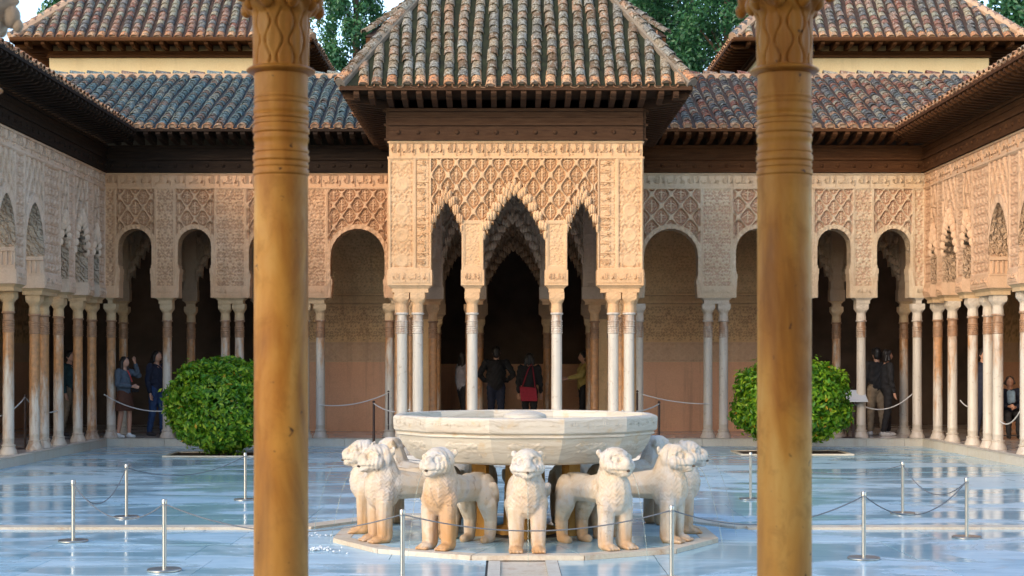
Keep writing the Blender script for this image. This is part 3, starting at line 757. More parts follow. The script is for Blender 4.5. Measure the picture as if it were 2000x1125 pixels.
# ================================================================== the setting
XC = 0.19
XL, XR, YF = -7.65, 8.05, 29.9         # wall planes round the court
ground = struct('ground', np_mesh('ground', [(-400, -400, -0.06), (400, -400, -0.06), (400, 400, -0.06), (-400, 400, -0.06)], [(0, 1, 2, 3)], M['earth']))
KL, KR, KF = -7.53, 7.93, 29.6         # kerb faces
b = MB(); b.box(KL - 0.05, KR + 0.05, -3, KF + 0.05, -0.05, -0.014)
floor = struct('court_floor', b.mesh('court_floor', M['bed']))
sb = MB(); sb.box(-0.5, 0.5, -0.5, 0.5, -1, 0); slab_me = sb.mesh('paving_slab', M['floor'])
CX0, CX1 = XC - 0.22, XC + 0.14        # the water channel running to the camera
def lay(x0, x1, y0, y1, wx_, wy_):
    y = y0; k = 0
    while y < y1 - 0.05:
        hy = min(wy_ * rng.uniform(0.8, 1.25), y1 - y)
        if y1 - y - hy < 0.3: hy = y1 - y
        x = x0 - rng.uniform(0, wx_)
        while x < x1:
            ww = wx_ * rng.uniform(0.75, 1.3); a, c = max(x, x0), min(x + ww, x1)
            if c - a > 0.04:
                o = ob('paving_slab', slab_me, floor); g = 0.0035
                o.location = ((a + c) / 2, y + hy / 2, rng.uniform(-0.0012, 0.0012)); o.scale = (c - a - 2 * g, hy - 2 * g, 0.013)
                o.rotation_euler = (rng.uniform(-.0004, .0004), rng.uniform(-.0004, .0004), 0)
            x += ww
        y += hy; k += 1
lay(KL, CX0 - 0.10, 6.0, KF, 1.75, 1.25); lay(CX1 + 0.10, KR, 6.0, KF, 1.75, 1.25); lay(CX0 - 0.10, CX1 + 0.10, 16.2, KF, 1.0, 1.2)
b = MB(); b.box(CX0, CX1, 4.3, 12.7, -0.03, -0.010); cf = struct('water_channel', b.mesh('water_channel', M['strip']))
for a, c in ((CX0 - 0.10, CX0), (CX1, CX1 + 0.10)):
    y = 4.3
    while y < 12.6:
        y2 = min(12.66, y + rng.uniform(0.9, 1.3)); b = MB(); b.box(a + .002, c - .002, y + .003, y2 - .003, -0.04, 0.006); ob('edging_stone', b.mesh('edging_stone', M['kerb']), cf); y = y2
# cross channel stone strip and its octagonal loop round the fountain
FY = 14.4; FX = XC
path = struct('cross_channel_edging', None)
def strip_run(p, q, wd=0.11):
    p, q = Vector(p), Vector(q); L = (q - p).length; n = max(1, round(L / 1.15)); ang = math.atan2(q.y - p.y, q.x - p.x)
    for i in range(n):
        b = MB(); b.box(i * L / n + .003, (i + 1) * L / n - .003, -wd, wd, -0.01, 0.022 + rng.uniform(0, .004))
        o = ob('edging_stone', b.mesh('edging_stone', M['strip']), path, (p.x, p.y, 0), ang)
Y1 = 15.1
strip_run((KL, Y1, 0), (FX - 2.15, Y1, 0)); strip_run((FX - 2.15, Y1, 0), (FX - 1.35, Y1 + 1.15, 0), 0.12); strip_run((FX - 1.35, Y1 + 1.15, 0), (FX + 1.35, Y1 + 1.15, 0), 0.12)
strip_run((FX + 1.35, Y1 + 1.15, 0), (FX + 2.15, Y1, 0), 0.12); strip_run((FX + 2.15, Y1, 0), (KR, Y1, 0))
# raised gallery floors with their kerb stones
b = MB(); b.box(-12, 12.4, KF + 0.16, 38, -0.05, 0.138); b.box(-12, KL - 0.16, -3, KF + 0.158, -0.05, 0.138); b.box(KR + 0.16, 12.4, -3, KF + 0.158, -0.05, 0.138)
b.box(-1.95, 2.33, 24.42, KF + 0.15, -0.05, 0.138)
gal = struct('gallery_floor', b.mesh('gallery_floor', M['gfloor']))
def kerb(p, q, wd, side):
    p, q = Vector(p), Vector(q); L = (q - p).length; ang = math.atan2(q.y - p.y, q.x - p.x); x = 0
    while x < L - 0.01:
        l = min(rng.uniform(0.7, 1.2), L - x)
        if L - x - l < 0.3: l = L - x
        b = MB(); b.box(x + .003, x + l - .003, min(0, side * wd), max(0, side * wd), -0.03, 0.145); b.box(x + .003, x + l - .003, min(-side * .012, side * wd), max(-side * .012, side * wd), 0.145, 0.149)
        ob('kerb_stone', b.mesh('kerb_stone', M['kerb']), gal, (p.x, p.y, 0), ang); x += l
kerb((KL, KF, 0), (KR, KF, 0), 0.16, 1); kerb((KL, 14, 0), (KL, KF, 0), 0.16, 1); kerb((KR, 14, 0), (KR, KF, 0), 0.16, -1)

# ================================================================== far arcades
ZC, ZA, CAPH = 2.83, 2.39, 0.33
def P_far(x0, y): return Plane((x0, y, 0), (1, 0, 0), (0, -1, 0))
def far_h_left(U, Z, A): return h_sebka(U - A[0], Z - A[2] + 0.02, 0.30, 0.42, 0.05, 0.12)
def far_h_right(U, Z, A): return h_sebka(U - A[0], Z - A[2], 0.37, 0.44, 0.06) if A[1] > 0.4 else h_sebka(U - A[0], Z - A[2], 0.28, 0.40, 0.05, 0.12)
def far_h_left2(U, Z, A): return h_sebka(U - A[0], Z - A[2] - 0.03, 0.30, 0.42, 0.05, 0.12) if A[1] > 0.4 else far_h_left(U, Z, A)
offs = [(3.0, 0.52), (4.66, 0.42), (6.12, 0.32), (7.26, 0.32)]
far_left = thing('arcade', 'brown carved stucco arcade in the far left corner behind the clipped tree', 'arcade', (XL, YF, 0.14))
far_left.location = (0, 0, 0)
arL = [(XC - o - XL, hw, 4.15, 4.15 - hw * 1.05, 'round') for o, hw in offs]
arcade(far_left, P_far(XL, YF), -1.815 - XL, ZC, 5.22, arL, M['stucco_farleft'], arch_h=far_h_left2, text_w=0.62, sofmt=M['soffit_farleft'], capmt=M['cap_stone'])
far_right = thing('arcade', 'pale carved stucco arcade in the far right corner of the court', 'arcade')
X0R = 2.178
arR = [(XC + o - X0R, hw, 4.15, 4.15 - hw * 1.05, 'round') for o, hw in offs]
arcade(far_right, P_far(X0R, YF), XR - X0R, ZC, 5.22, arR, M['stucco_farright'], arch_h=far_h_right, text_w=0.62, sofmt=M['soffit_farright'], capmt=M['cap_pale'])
for off in (2.40, 3.73, 4.03, 5.29, 5.56, 6.68, 7.76):
    column(far_left, XC - off, YF + 0.17, 0.14, 'gal', 0.088, ZA, CAPH, M['cap_stone'], 0.36 + 0.3 * (off > 7) + rng.uniform(0, .12))
    column(far_right, XC + off, YF + 0.17, 0.14, 'galp', 0.088, ZA, CAPH, M['cap_pale'], 0.05 + rng.uniform(0, .1))
# inner rows of stalactite arches behind the corner bays
for root, sg, key in ((far_left, -1, 'gal'), (far_right, 1, 'galp')):
    xs = [XC + sg * 6.55, XC + sg * 7.92]; x0 = min(xs[0] - sg * 1.4, xs[1] + sg * 0.2)
    x0, x1 = min(XC + sg * 5.1, XC + sg * 8.15), max(XC + sg * 5.1, XC + sg * 8.15)
    pl = P_far(x0, 31.6); ar = [(abs(XC + sg * 7.235 - x0), 0.55, 4.1, 3.25, 'muq'), (abs(XC + sg * 5.86 - x0), 0.55, 4.1, 3.25, 'muq')]
    arcade(root, pl, x1 - x0, ZC, 5.3, ar, M['plaster_brown'], T=0.2, du=0.04, dz=0.04, band=0.02, texts=False, corbel=False, capmt=M['cap_stone'])
    for x in xs: column(root, x, 31.7, 0.14, 'gal', 0.088, ZA, CAPH, M['cap_stone'], 0.55)

# ================================================================== side arcades
ys = [(29.22, 0.19, 3.95, 3.60, 'muq'), (28.2, 0.42, 4.12, 3.55, 'muq'), (27.12, 0.24, 4.0, 3.62, 'muq'), (25.4, 0.5, 4.2, 3.35, 'point'), (23.95, 0.45, 4.2, 3.4, 'point'), (22.35, 0.45, 4.2, 3.4, 'point'), (20.75, 0.45, 4.2, 3.4, 'point'), (19.2, 0.4, 4.2, 3.4, 'point')]
def side_h(U, Z, A): return h_sebka(U - A[0], Z, 0.26, 0.42, 0.04)
def side_p(U, Z, a, b): return border(h_sebka(U - (a + b) / 2, Z, 0.2, 0.32, 0.03) if b - a > 0.45 else h_arab(U, Z), U, a, b, Z, ZC + .23, 4.93, 0.04)
side_left = thing('arcade', 'grey carved stucco arcade along the left side of the court', 'arcade')
Y0S = 18.0
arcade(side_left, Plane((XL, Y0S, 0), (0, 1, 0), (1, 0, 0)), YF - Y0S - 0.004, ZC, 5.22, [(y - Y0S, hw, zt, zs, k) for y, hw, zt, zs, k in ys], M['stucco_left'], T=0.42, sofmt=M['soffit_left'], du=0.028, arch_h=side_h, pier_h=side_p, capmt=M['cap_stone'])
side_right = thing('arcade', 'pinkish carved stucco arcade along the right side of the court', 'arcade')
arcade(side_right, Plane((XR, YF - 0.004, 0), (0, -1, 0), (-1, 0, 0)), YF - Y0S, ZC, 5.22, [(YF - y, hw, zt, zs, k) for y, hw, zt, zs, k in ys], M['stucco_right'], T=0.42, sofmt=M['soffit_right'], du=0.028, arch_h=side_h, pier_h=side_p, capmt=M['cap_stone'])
for i, y in enumerate((29.3 + .42, 28.75, 27.5, 26.62, 26.1, 24.72, 23.1, 21.5, 20.0, 18.4)):
    column(side_left, XL - 0.2, y, 0.14, 'gal', 0.088, ZA, CAPH, M['cap_stone'], [.85, .72, .60, .72, .80, .62, .6, .6, .6, .6][i])
    column(side_right, XR + 0.2, y, 0.14, 'galp', 0.088, ZA, CAPH, M['cap_stone'], [.62, .45, .40, .30, .36, .4, .4, .4, .4, .4][i])

# ================================================================== far pavilion
pav = thing('pavilion', 'golden stucco pavilion with three stalactite arches and steep tiled roof', 'pavilion')
PX0, PX1, PY = -1.815, 2.178, 24.6
arP = [(-0.911 - PX0, 0.24, 4.12, 3.66, 'muq'), (0.16 - PX0, 0.49, 4.24, 3.55, 'muq'), (1.23 - PX0, 0.24, 4.12, 3.66, 'muq')]
def pav_h(U, Z, A): return h_sebka(U - (XC - PX0), Z - 0.1, 0.27, 0.387, 0.045)
LP = PX1 - PX0
def pav_p(U, Z, a, b):
    zb = 5.09 - 0.27
    if b - a > 0.5:
        left = a < 1
        c0, c1 = (a, a + 0.40) if left else (b - 0.40, b); d0, d1 = (a + 0.40, b) if left else (a, b - 0.40)
        hA = border(h_rings(U, Z, (c0 + c1) / 2), U, c0, c1, Z, 3.06, zb, 0.035, 0.02)
        hB = border(h_arab(U, Z, 0.2, 2 * pi / 0.07, 0.004), U, d0, d1, Z, 3.06, zb, 0.03, 0.02)
        return np.where((U >= c0) & (U <= c1), hA, hB)
    h = border(h_arab(U - (a + b) / 2, Z, 0.3, 2 * pi / 0.085, 0.012), U, a + .03, b - .03, Z, 3.1, 3.80, 0.03, 0.022)
    cb = 0.03 * (1 - sstep(np.minimum(U - a, b - U), 0.03, 0.05)) * (Z < 3.84)
    return np.where(Z > 3.84, h_sebka(U - (XC - PX0), Z - 0.1, 0.27, 0.387, 0.045), np.maximum(h, cb))
plF = P_far(PX0, PY)
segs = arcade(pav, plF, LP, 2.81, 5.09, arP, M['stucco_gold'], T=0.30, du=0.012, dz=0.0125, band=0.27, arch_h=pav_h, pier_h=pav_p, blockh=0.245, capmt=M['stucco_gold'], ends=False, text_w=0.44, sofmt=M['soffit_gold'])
for ty, a, b_, A in segs:
    if ty == 'pier' and b_ - a > 0.5:
        d0, d1 = (a + 0.44, b_ - 0.04) if a < 1 else (a + 0.04, b_ - 0.44)
        for k in range(3): place_text(plF, d0, d1, 0.0, 3.12 + k * 0.56, 3.12 + k * 0.56 + 0.53, M['stucco_gold'], pav, 0.018, True)
sideP = [(0.90, 0.24, 4.12, 3.70, 'muq'), (1.90, 0.47, 4.24, 3.60, 'muq'), (2.90, 0.24, 4.12, 3.70, 'muq'), (4.2, 0.42, 4.15, 3.72, 'round')]
arcade(pav, Plane((PX0, YF - 0.35, 0), (0, -1, 0), (-1, 0, 0)), YF - 0.35 - PY - 0.02, 2.81, 5.09, [(YF - 0.35 - PY - u, hw, zt, zs, k) for u, hw, zt, zs, k in sideP], M['stucco_gold'], T=0.30, du=0.03, dz=0.03, band=0.27, arch_h=pav_h, blockh=0.245, ends=False, texts=False)
arcade(pav, Plane((PX1, PY + 0.02, 0), (0, 1, 0), (1, 0, 0)), YF - 0.35 - PY - 0.02, 2.81, 5.09, sideP, M['stucco_gold'], T=0.30, du=0.03, dz=0.03, band=0.27, arch_h=pav_h, blockh=0.245, ends=False, texts=False)
# second row of stalactite arches where the pavilion meets the gallery
ar2 = [(-0.911 - PX0, 0.27, 4.15, 3.5, 'muq'), (0.16 - PX0, 0.52, 4.27, 3.42, 'muq'), (1.23 - PX0, 0.27, 4.15, 3.5, 'muq')]
arcade(pav, P_far(PX0 + .002, YF + .02), LP - .004, 2.81, 5.4, ar2, M['plaster_grey'], T=0.2, du=0.03, dz=0.03, band=0.02, texts=False, arch_h=pav_h, capmt=M['stucco_gold'])
pc = [(wx(784, PY), 0.15), (wx(815, PY), 0.15), (wx(922, PY), 0.15), (wx(1088, PY), 0.15), (wx(1199, PY), 0.15), (wx(1230, PY), 0.15)]
for x, dy in pc: column(pav, x, PY + dy, 0.14, 'pav', 0.085, 2.37, 0.34, M['stucco_gold'], 0.02 + rng.uniform(0, .06))
for sg, x in ((-1, PX0 + 0.15), (1, PX1 - 0.15)):
    for dy in (0.42, 1.27, 2.53, 3.35, 4.9): column(pav, x, PY + dy, 0.14, 'pav', 0.085, 2.37, 0.34, M['stucco_gold'], 0.85)
for x in (wx(845, YF), wx(918, YF), wx(1085, YF), wx(1162, YF)): column(pav, x, YF + 0.12, 0.14, 'pav', 0.085, 2.37, 0.34, M['cap_stone'], 0.9)
bxo('ceiling', M['wood'], pav, PX0 + .3, PX1 - .3, PY + .3, YF, 5.42, 5.46)
eaves(pav, plF, -0.004, LP + .004, 5.09, 5.59, 0.68, 5.80, M['wood_pav'], 0.225, True, 1, 1)
eaves(pav, Plane((PX0, YF, 0), (0, -1, 0), (-1, 0, 0)), 0, YF - PY + 0.0, 5.092, 5.585, 0.68, 5.80, M['wood_pav'], 0.225, False, 0, 1)
eaves(pav, Plane((PX1, PY, 0), (0, 1, 0), (1, 0, 0)), 0.0, YF - PY, 5.092, 5.585, 0.68, 5.80, M['wood_pav'], 0.225, False, 1, 0)
ov = 0.70; ex0, ex1, ey0, ey1, ez = PX0 - ov, PX1 + ov, PY - ov, YF + 0.7, 5.835
th = math.atan(1.42); ct, st_ = math.cos(th), math.sin(th); hwid = (ex1 - ex0) / 2; zr = ez + hwid * 1.42; xm = (ex0 + ex1) / 2
rf = Roof(pav, 'x', M['tile_pav'], M['moss'], 0.2225, 0.158)
SL = hwid / ct
rf.plane((ex0, ey0, ez), (1, 0, 0), (0, ct, st_), {'w': ex1 - ex0, 'h': SL, 'in': lambda a, b_: b_ * ct + 0.1 < a < (ex1 - ex0) - b_ * ct - 0.1}, pr=-20)
rf.plane((ex0, ey1, ez), (0, -1, 0), (ct, 0, st_), {'w': ey1 - ey0, 'h': SL, 'in': lambda a, b_: b_ * ct + .1 < a < (ey1 - ey0) - b_ * ct - 0.1}, rows=3)
rf.plane((ex1, ey0, ez), (0, 1, 0), (-ct, 0, st_), {'w': ey1 - ey0, 'h': SL, 'in': lambda a, b_: b_ * ct + .1 < a < (ey1 - ey0) - b_ * ct - 0.1}, rows=3)
ya, yb = ey0 + hwid, ey1 - hwid
rf.slab([(ex0, ey0, ez), (ex1, ey0, ez), (xm, ya, zr)]); rf.slab([(ex1, ey0, ez), (ex1, ey1, ez), (xm, yb, zr), (xm, ya, zr)])
rf.slab([(ex0, ey1, ez), (ex0, ey0, ez), (xm, ya, zr), (xm, yb, zr)]); rf.slab([(ex1, ey1, ez), (ex0, ey1, ez), (xm, yb, zr)])
hips = (((ex0 + .0, ey0 + .0, ez + .05), (xm, ya, zr + .05), (-1, -1, 1.4)), ((ex1, ey0, ez + .05), (xm, ya, zr + .05), (1, -1, 1.4)))
for p, q, nn in hips: rf.line(p, q, nn, 0.2, 1.2, -20, 'eave')
sl = rf.finish()
for p, q, nn in hips:
    mb = MB(); mb.tube([Vector(p) - Vector((0, 0, .02)), Vector(q) - Vector((0, 0, .02))], 0.095, 8)
    ob('hip_mortar', mb.mesh('hip_mortar', M['mortar_old'], 40), sl)

# ================================================================== gallery roofs and eaves
OV, EZ = 0.74, 5.97; g24 = math.atan(1.62 / 3.64); cg, sg_ = math.cos(g24), math.sin(g24); RL = 3.64 / cg
ZE = 5.94
eaves(far_left, P_far(XL, YF), 0.0, -1.9 - XL, 5.222, 5.74, OV, ZE, M['wood'], 0.225, True, -1, 0)
eaves(far_right, P_far(2.26, YF), 0.0, XR - 2.26, 5.222, 5.74, OV, ZE, M['wood_red'], 0.225, True, 0, -1)
eaves(side_left, Plane((XL, Y0S, 0), (0, 1, 0), (1, 0, 0)), 0, YF - Y0S, 5.222, 5.738, OV, ZE, M['wood'], 0.225, True, 0, -1)
eaves(side_right, Plane((XR, YF, 0), (0, -1, 0), (-1, 0, 0)), 0, YF - Y0S, 5.222, 5.738, OV, ZE, M['wood_red'], 0.225, True, -1, 0)
eY = YF - OV; lX = XL + OV; rX = XR - OV; run = 3.64; zR = EZ + 1.62
def gal_roof(root, mt, pm, x0, x1, valley, sgn):
    r = Roof(root, 'x', mt, pm, 0.222, 0.160)
    W = x1 - x0
    if sgn < 0: ins = lambda a, b_: (x0 + a) > valley - b_ * cg
    else: ins = lambda a, b_: (x0 + a) < valley + b_ * cg
    r.plane((x0, eY, EZ), (1, 0, 0), (0, cg, sg_), {'w': W, 'h': RL - 0.12, 'in': ins}, pr=(0))
    r.slab([(valley if sgn < 0 else x0, eY, EZ), (x1 if sgn < 0 else valley, eY, EZ), (x1 if sgn < 0 else valley + run, eY + run, zR), (valley - run if sgn < 0 else x0, eY + run, zR)])
    r.slab([(x0 - 1, eY + run, zR), (x1, eY + run, zR), (x1, eY + 2 * run, EZ), (x0 - 1, eY + 2 * run, EZ)])
    # ridge tiles laid in mortar
    r.line((x0, eY + run, zR + 0.03), (x1, eY + run, zR + 0.03), (0, 0, 1), 0.36, 1.2)
    # the side wing: only its eave rows are ever seen
    if sgn < 0: r.plane((lX, Y0S, EZ), (0, 1, 0), (-cg, 0, sg_), {'w': eY - Y0S, 'h': RL, 'in': lambda a, b_: True}, rows=3, pr=3); r.slab([(lX, Y0S, EZ), (lX, eY, EZ), (lX - run, eY + run, zR), (lX - run, Y0S, zR)])
    else: r.plane((rX, eY, EZ), (0, -1, 0), (cg, 0, sg_), {'w': eY - Y0S, 'h': RL, 'in': lambda a, b_: True}, rows=3, pr=3); r.slab([(rX, Y0S, EZ), (rX, eY, EZ), (rX + run, eY + run, zR), (rX + run, Y0S, zR)])
    s_ = r.finish()
    b = MB(); b.box(x0, x1, eY + run - 0.12, eY + run + 0.12, zR - 0.09, zR + 0.045); ob('ridge_mortar', b.mesh('ridge_mortar', M['mortar']), s_)
gal_roof(far_left, M['tile_blue'], M['pan_blue'], lX - run, XC - 0.02, lX, -1)
gal_roof(far_right, M['tile_red'], M['pan'], XC + 0.02, rX + run, rX, 1)
for root, sg in ((far_left, -1), (far_right, 1)):
    x0, x1 = (-11, XC - 0.01) if sg < 0 else (XC + 0.01, 11.4)
    bxo('gallery_ceiling', M['wood'], root, x0, x1, YF + 0.2, 33.0, 5.32, 5.40)
bxo('gallery_ceiling', M['wood'], side_left, -11, XL - 0.3, 6, YF + 0.19, 5.30, 5.38); bxo('gallery_ceiling', M['wood'], side_right, XR + 0.3, 11.4, 6, YF + 0.19, 5.30, 5.38)

# ================================================================== back walls of the galleries and the dim hall
def h_star(U, Z): 
    P = 0.42; u = (U + P / 2) % P - P / 2; z = (Z + P / 2) % P - P / 2; r = np.hypot(u, z); a = np.arctan2(z, u)
    return 0.010 * (1 - sstep(np.abs(r - P * (0.30 + 0.05 * np.cos(8 * a))), 0.01, 0.025)) + 0.012 * (1 - sstep(r, 0.02, 0.04)) + h_arab(U, Z, P, 2 * pi / 0.085, 0.006)
def h_lace(U, Z):
    P = 0.20; a = (U + Z) / P; b_ = (U - Z) / P
    f = np.minimum(np.abs((a % 1) - 0.5), np.abs((b_ % 1) - 0.5)); ck = (np.floor(a) + np.floor(b_)) % 2
    g = np.abs(((U / P * 2) % 1) - 0.5) * ck + np.abs(((Z / P * 2) % 1) - 0.5) * (1 - ck)
    return 0.014 * np.maximum(1 - sstep(f, 0.04, 0.10), (1 - sstep(g, 0.06, 0.12)) * 0.8) - 0.004
def back_wall(label, pl, L, parent=None, fine=0.018):
    t = thing('wall', label, 'wall')
    mb = MB(); plane_box(pl, mb, 0, L, -0.3, -0.02, 0.14, 5.35); ob('wall_core', mb.mesh('wall_core', M['stucco_in']), t)
    def rel(nm, z0, z1, hf, mt):
        us = np.linspace(0, L, int(L / fine) + 1); V, F = relief(pl, us, np.full(len(us), z0), z1, max(2, int((z1 - z0) / fine)), hf); return ob(nm, carved(nm, V, F, mt), t)
    rel('star_panel', 3.04, 5.30, h_star, M['stucco_in'])
    bb = rel('inscription_band', 2.80, 3.035, lambda U, Z: border(h_arab(U, Z, 0.2, 2 * pi / 0.07, 0.004), U, 0, L, Z, 2.80, 3.035, 0.03), M['stucco_in'])
    n = max(1, round(L / 0.85))
    for i in range(n): place_text(pl, (i + .04) * L / n, (i + .96) * L / n, 0.0, 2.835, 3.0, M['stucco_in'], bb, 0.02)
    rel('carved_panel', 2.02, 2.795, lambda U, Z: border(h_arab(U, Z, 0.46, 2 * pi / 0.10, 0.011), U, 0, L, Z, 2.02, 2.795, 0.035), M['stucco_in'])
    rel('interlace_band', 1.60, 2.015, lambda U, Z: border(h_lace(U, Z), U, 0, L, Z, 1.60, 2.015, 0.035), M['stucco_right'])
    mb = MB(); plane_box(pl, mb, 0, L, -0.02, 0.012, 0.14, 1.595); plane_box(pl, mb, 0, L, 0.012, 0.022, 0.14, 0.20); ob('dado', mb.mesh('dado', M['dado']), t)
    return t
YB = 32.9
back_wall('patterned inner wall with pink dado left of the pavilion, behind the arcade', P_far(-5.25, YB), 3.15)
back_wall('patterned inner wall with pink dado right of the pavilion, behind the arcade', P_far(2.55, YB), 3.15)
back_wall('inner wall with pink dado at the back of the right side gallery', Plane((11.05, YB + 3, 0), (0, -1, 0), (-1, 0, 0)), 11.0, fine=0.05)
back_wall('dim inner wall at the back of the left side gallery', Plane((-10.65, YB - 8, 0), (0, 1, 0), (1, 0, 0)), 11.0, fine=0.05)
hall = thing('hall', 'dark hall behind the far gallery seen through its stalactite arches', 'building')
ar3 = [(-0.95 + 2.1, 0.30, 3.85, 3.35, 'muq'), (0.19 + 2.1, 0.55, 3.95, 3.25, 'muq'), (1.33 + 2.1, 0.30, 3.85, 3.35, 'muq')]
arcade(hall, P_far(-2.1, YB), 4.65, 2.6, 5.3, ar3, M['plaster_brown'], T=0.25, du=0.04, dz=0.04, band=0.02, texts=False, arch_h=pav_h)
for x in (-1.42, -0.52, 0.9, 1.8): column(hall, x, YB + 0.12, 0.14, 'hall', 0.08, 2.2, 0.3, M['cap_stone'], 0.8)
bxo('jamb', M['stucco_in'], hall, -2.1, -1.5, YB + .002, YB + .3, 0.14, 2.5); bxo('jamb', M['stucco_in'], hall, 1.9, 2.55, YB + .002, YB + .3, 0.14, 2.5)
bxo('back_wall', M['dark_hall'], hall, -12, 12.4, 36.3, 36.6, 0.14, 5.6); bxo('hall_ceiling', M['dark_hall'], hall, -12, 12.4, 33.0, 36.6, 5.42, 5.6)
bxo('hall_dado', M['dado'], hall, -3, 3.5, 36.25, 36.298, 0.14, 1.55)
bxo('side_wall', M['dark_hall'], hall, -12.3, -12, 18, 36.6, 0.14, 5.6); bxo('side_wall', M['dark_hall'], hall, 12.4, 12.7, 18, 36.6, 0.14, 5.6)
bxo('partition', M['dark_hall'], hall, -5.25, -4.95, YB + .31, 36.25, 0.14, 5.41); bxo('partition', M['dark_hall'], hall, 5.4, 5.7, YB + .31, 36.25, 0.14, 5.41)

# ================================================================== buildings behind
def rear_building(label, x0, x1, mt, tmax=300):
    t = thing('building', label, 'building')
    o_ = 0.7; yw = 36.9; ye = yw - o_; ez = 9.10
    bxo('wall', M['cream'], t, x0 + o_, x1 - o_, yw, yw + 7, 0, 9.14)
    pl = P_far(x0 + o_, yw)
    eaves(t, pl, 0, x1 - x0 - 2 * o_, 8.78, 8.93, o_, 9.06, M['wood_red'], 0.33, False, 1, 1, 0.001)
    eaves(t, Plane((x0 + o_, yw + 6.5, 0), (0, -1, 0), (-1, 0, 0)), 0, 6.5, 8.782, 8.928, o_, 9.06, M['wood_red'], 0.33, False, 0, 1, 0.001)
    eaves(t, Plane((x1 - o_, yw, 0), (0, 1, 0), (1, 0, 0)), 0, 6.5, 8.782, 8.928, o_, 9.06, M['wood_red'], 0.33, False, 1, 0, 0.001)
    b = MB(); b.tube([(x0, ye - 0.06, ez - 0.03), (x1, ye - 0.06, ez - 0.03)], 0.05, 6); ob('gutter', b.mesh('gutter', M['wood_red'], 60), t)
    r = Roof(t, 'x', mt, M['pan'], 0.25, 0.17); W = x1 - x0; c = s_ = math.sqrt(0.5)
    r.plane((x0, ye, ez), (1, 0, 0), (0, c, s_), {'w': W, 'h': 2.6, 'in': lambda a, b_: b_ * c + .1 < a < W - b_ * c - .1})
    hh = 3.2; yb = ye + 8.4
    r.slab([(x0, ye, ez), (x1, ye, ez), (x1 - hh, ye + hh, ez + hh), (x0 + hh, ye + hh, ez + hh)])
    r.slab([(x0, yb, ez), (x0, ye, ez), (x0 + hh, ye + hh, ez + hh), (x0 + hh, yb - hh, ez + hh)]); r.slab([(x1, ye, ez), (x1, yb, ez), (x1 - hh, yb - hh, ez + hh), (x1 - hh, ye + hh, ez + hh)])
    r.plane((x0, yb, ez), (0, -1, 0), (c, 0, s_), {'w': 8.4, 'h': 2, 'in': lambda a, b_: b_ * c + .1 < a < 8.4 - b_ * c - .1}, rows=2); r.plane((x1, ye, ez), (0, 1, 0), (-c, 0, s_), {'w': 8.4, 'h': 2, 'in': lambda a, b_: b_ * c + .1 < a < 8.4 - b_ * c - .1}, rows=2)
    for p, q, nn in (((x0, ye, ez + .05), (x0 + 2, ye + 2, ez + 2.05), (-1, -1, 1)), ((x1, ye, ez + .05), (x1 - 2, ye + 2, ez + 2.05), (1, -1, 1))): r.line(p, q, nn, 0.24, 1.15)
    s2 = r.finish()
    for p, q in (((x0, ye, ez + .02), (x0 + 2, ye + 2, ez + 2.02)), ((x1, ye, ez + .02), (x1 - 2, ye + 2, ez + 2.02))): mb = MB(); mb.tube([p, q], 0.12, 8); ob('hip_mortar', mb.mesh('hip_mortar', M['mortar'], 40), s2)
rear_building('cream walled building with pink tiled hip roof behind the left gallery', -11.45, -4.45, M['tile_pink'])
rear_building('cream walled building with mottled tiled hip roof behind the right gallery', 5.3, 12.15, M['tile_pink'])
tow = thing('building', 'raised tiled roof peeking out just behind the pavilion roof', 'building')
bxo('wall', M['cream'], tow, -2.1, 2.55, 31.7, 36.2, 6.0, 8.0)
r = Roof(tow, 'x', M['tile_pav'], M['pan'], 0.24, 0.17); x0, x1, y0, ez = -2.77, 3.23, 31.0, 8.06; c = math.sqrt(.5); W = x1 - x0; hh = W / 2
r.plane((x0, y0, ez), (1, 0, 0), (0, c, c), {'w': W, 'h': 4.2, 'in': lambda a, b_: b_ * c + .1 < a < W - b_ * c - .1}, rows=12)
r.slab([(x0, y0, ez), (x1, y0, ez), (x0 + hh, y0 + hh, ez + hh)]); r.slab([(x1, y0, ez), (x1, y0 + W, ez), (x0 + hh, y0 + hh, ez + hh)]); r.slab([(x0, y0 + W, ez), (x0, y0, ez), (x0 + hh, y0 + hh, ez + hh)])
for p, nn in (((x0, y0, ez + .05), (-1, -1, 1)), ((x1, y0, ez + .05), (1, -1, 1))): r.line(p, (x0 + hh, y0 + hh, ez + hh), nn, 0.24, 1.15)
r.finish()
b = MB(); b.box(x0 + .02, x1 - .02, y0 + .02, y0 + .9, ez - 0.14, ez - 0.02); ob('eave_board', b.mesh('eave_board', M['wood_red']), tow)

# ================================================================== unseen near pavilion and gallery wall, added to shade the foreground columns
near = thing('pavilion', 'unseen near pavilion over the foreground columns, added to shade them', 'pavilion')
bxo('unseen_arcade_wall', M['stucco_gold'], near, -1.95, 2.1, 3.92, 4.2, 3.102, 5.6)
bxo('unseen_arcade_wall', M['stucco_gold'], near, -1.95, -1.67, -1.0, 3.918, 3.102, 5.6); bxo('unseen_arcade_wall', M['stucco_gold'], near, 1.82, 2.1, -1.0, 3.918, 3.102, 5.6)
bxo('ceiling', M['wood'], near, -1.6, 1.8, -1.0, 3.9, 5.3, 5.4)
b = MB(); nx0, nx1, ny0, ny1 = -2.65, 2.8, -1.2, 4.9; nm_ = (nx0 + nx1) / 2
b.add([(nx0, ny0, 5.83), (nx1, ny0, 5.83), (nx1, ny1, 5.83), (nx0, ny1, 5.83), (nm_, 1.9, 9.6)], [(0, 1, 4), (1, 2, 4), (2, 3, 4), (3, 0, 4), (0, 3, 2, 1)]); ob('roof', b.mesh('roof', M['pan']), near)
neg = thing('wall', 'unseen near gallery wall behind the viewpoint, added to block sun', 'wall')
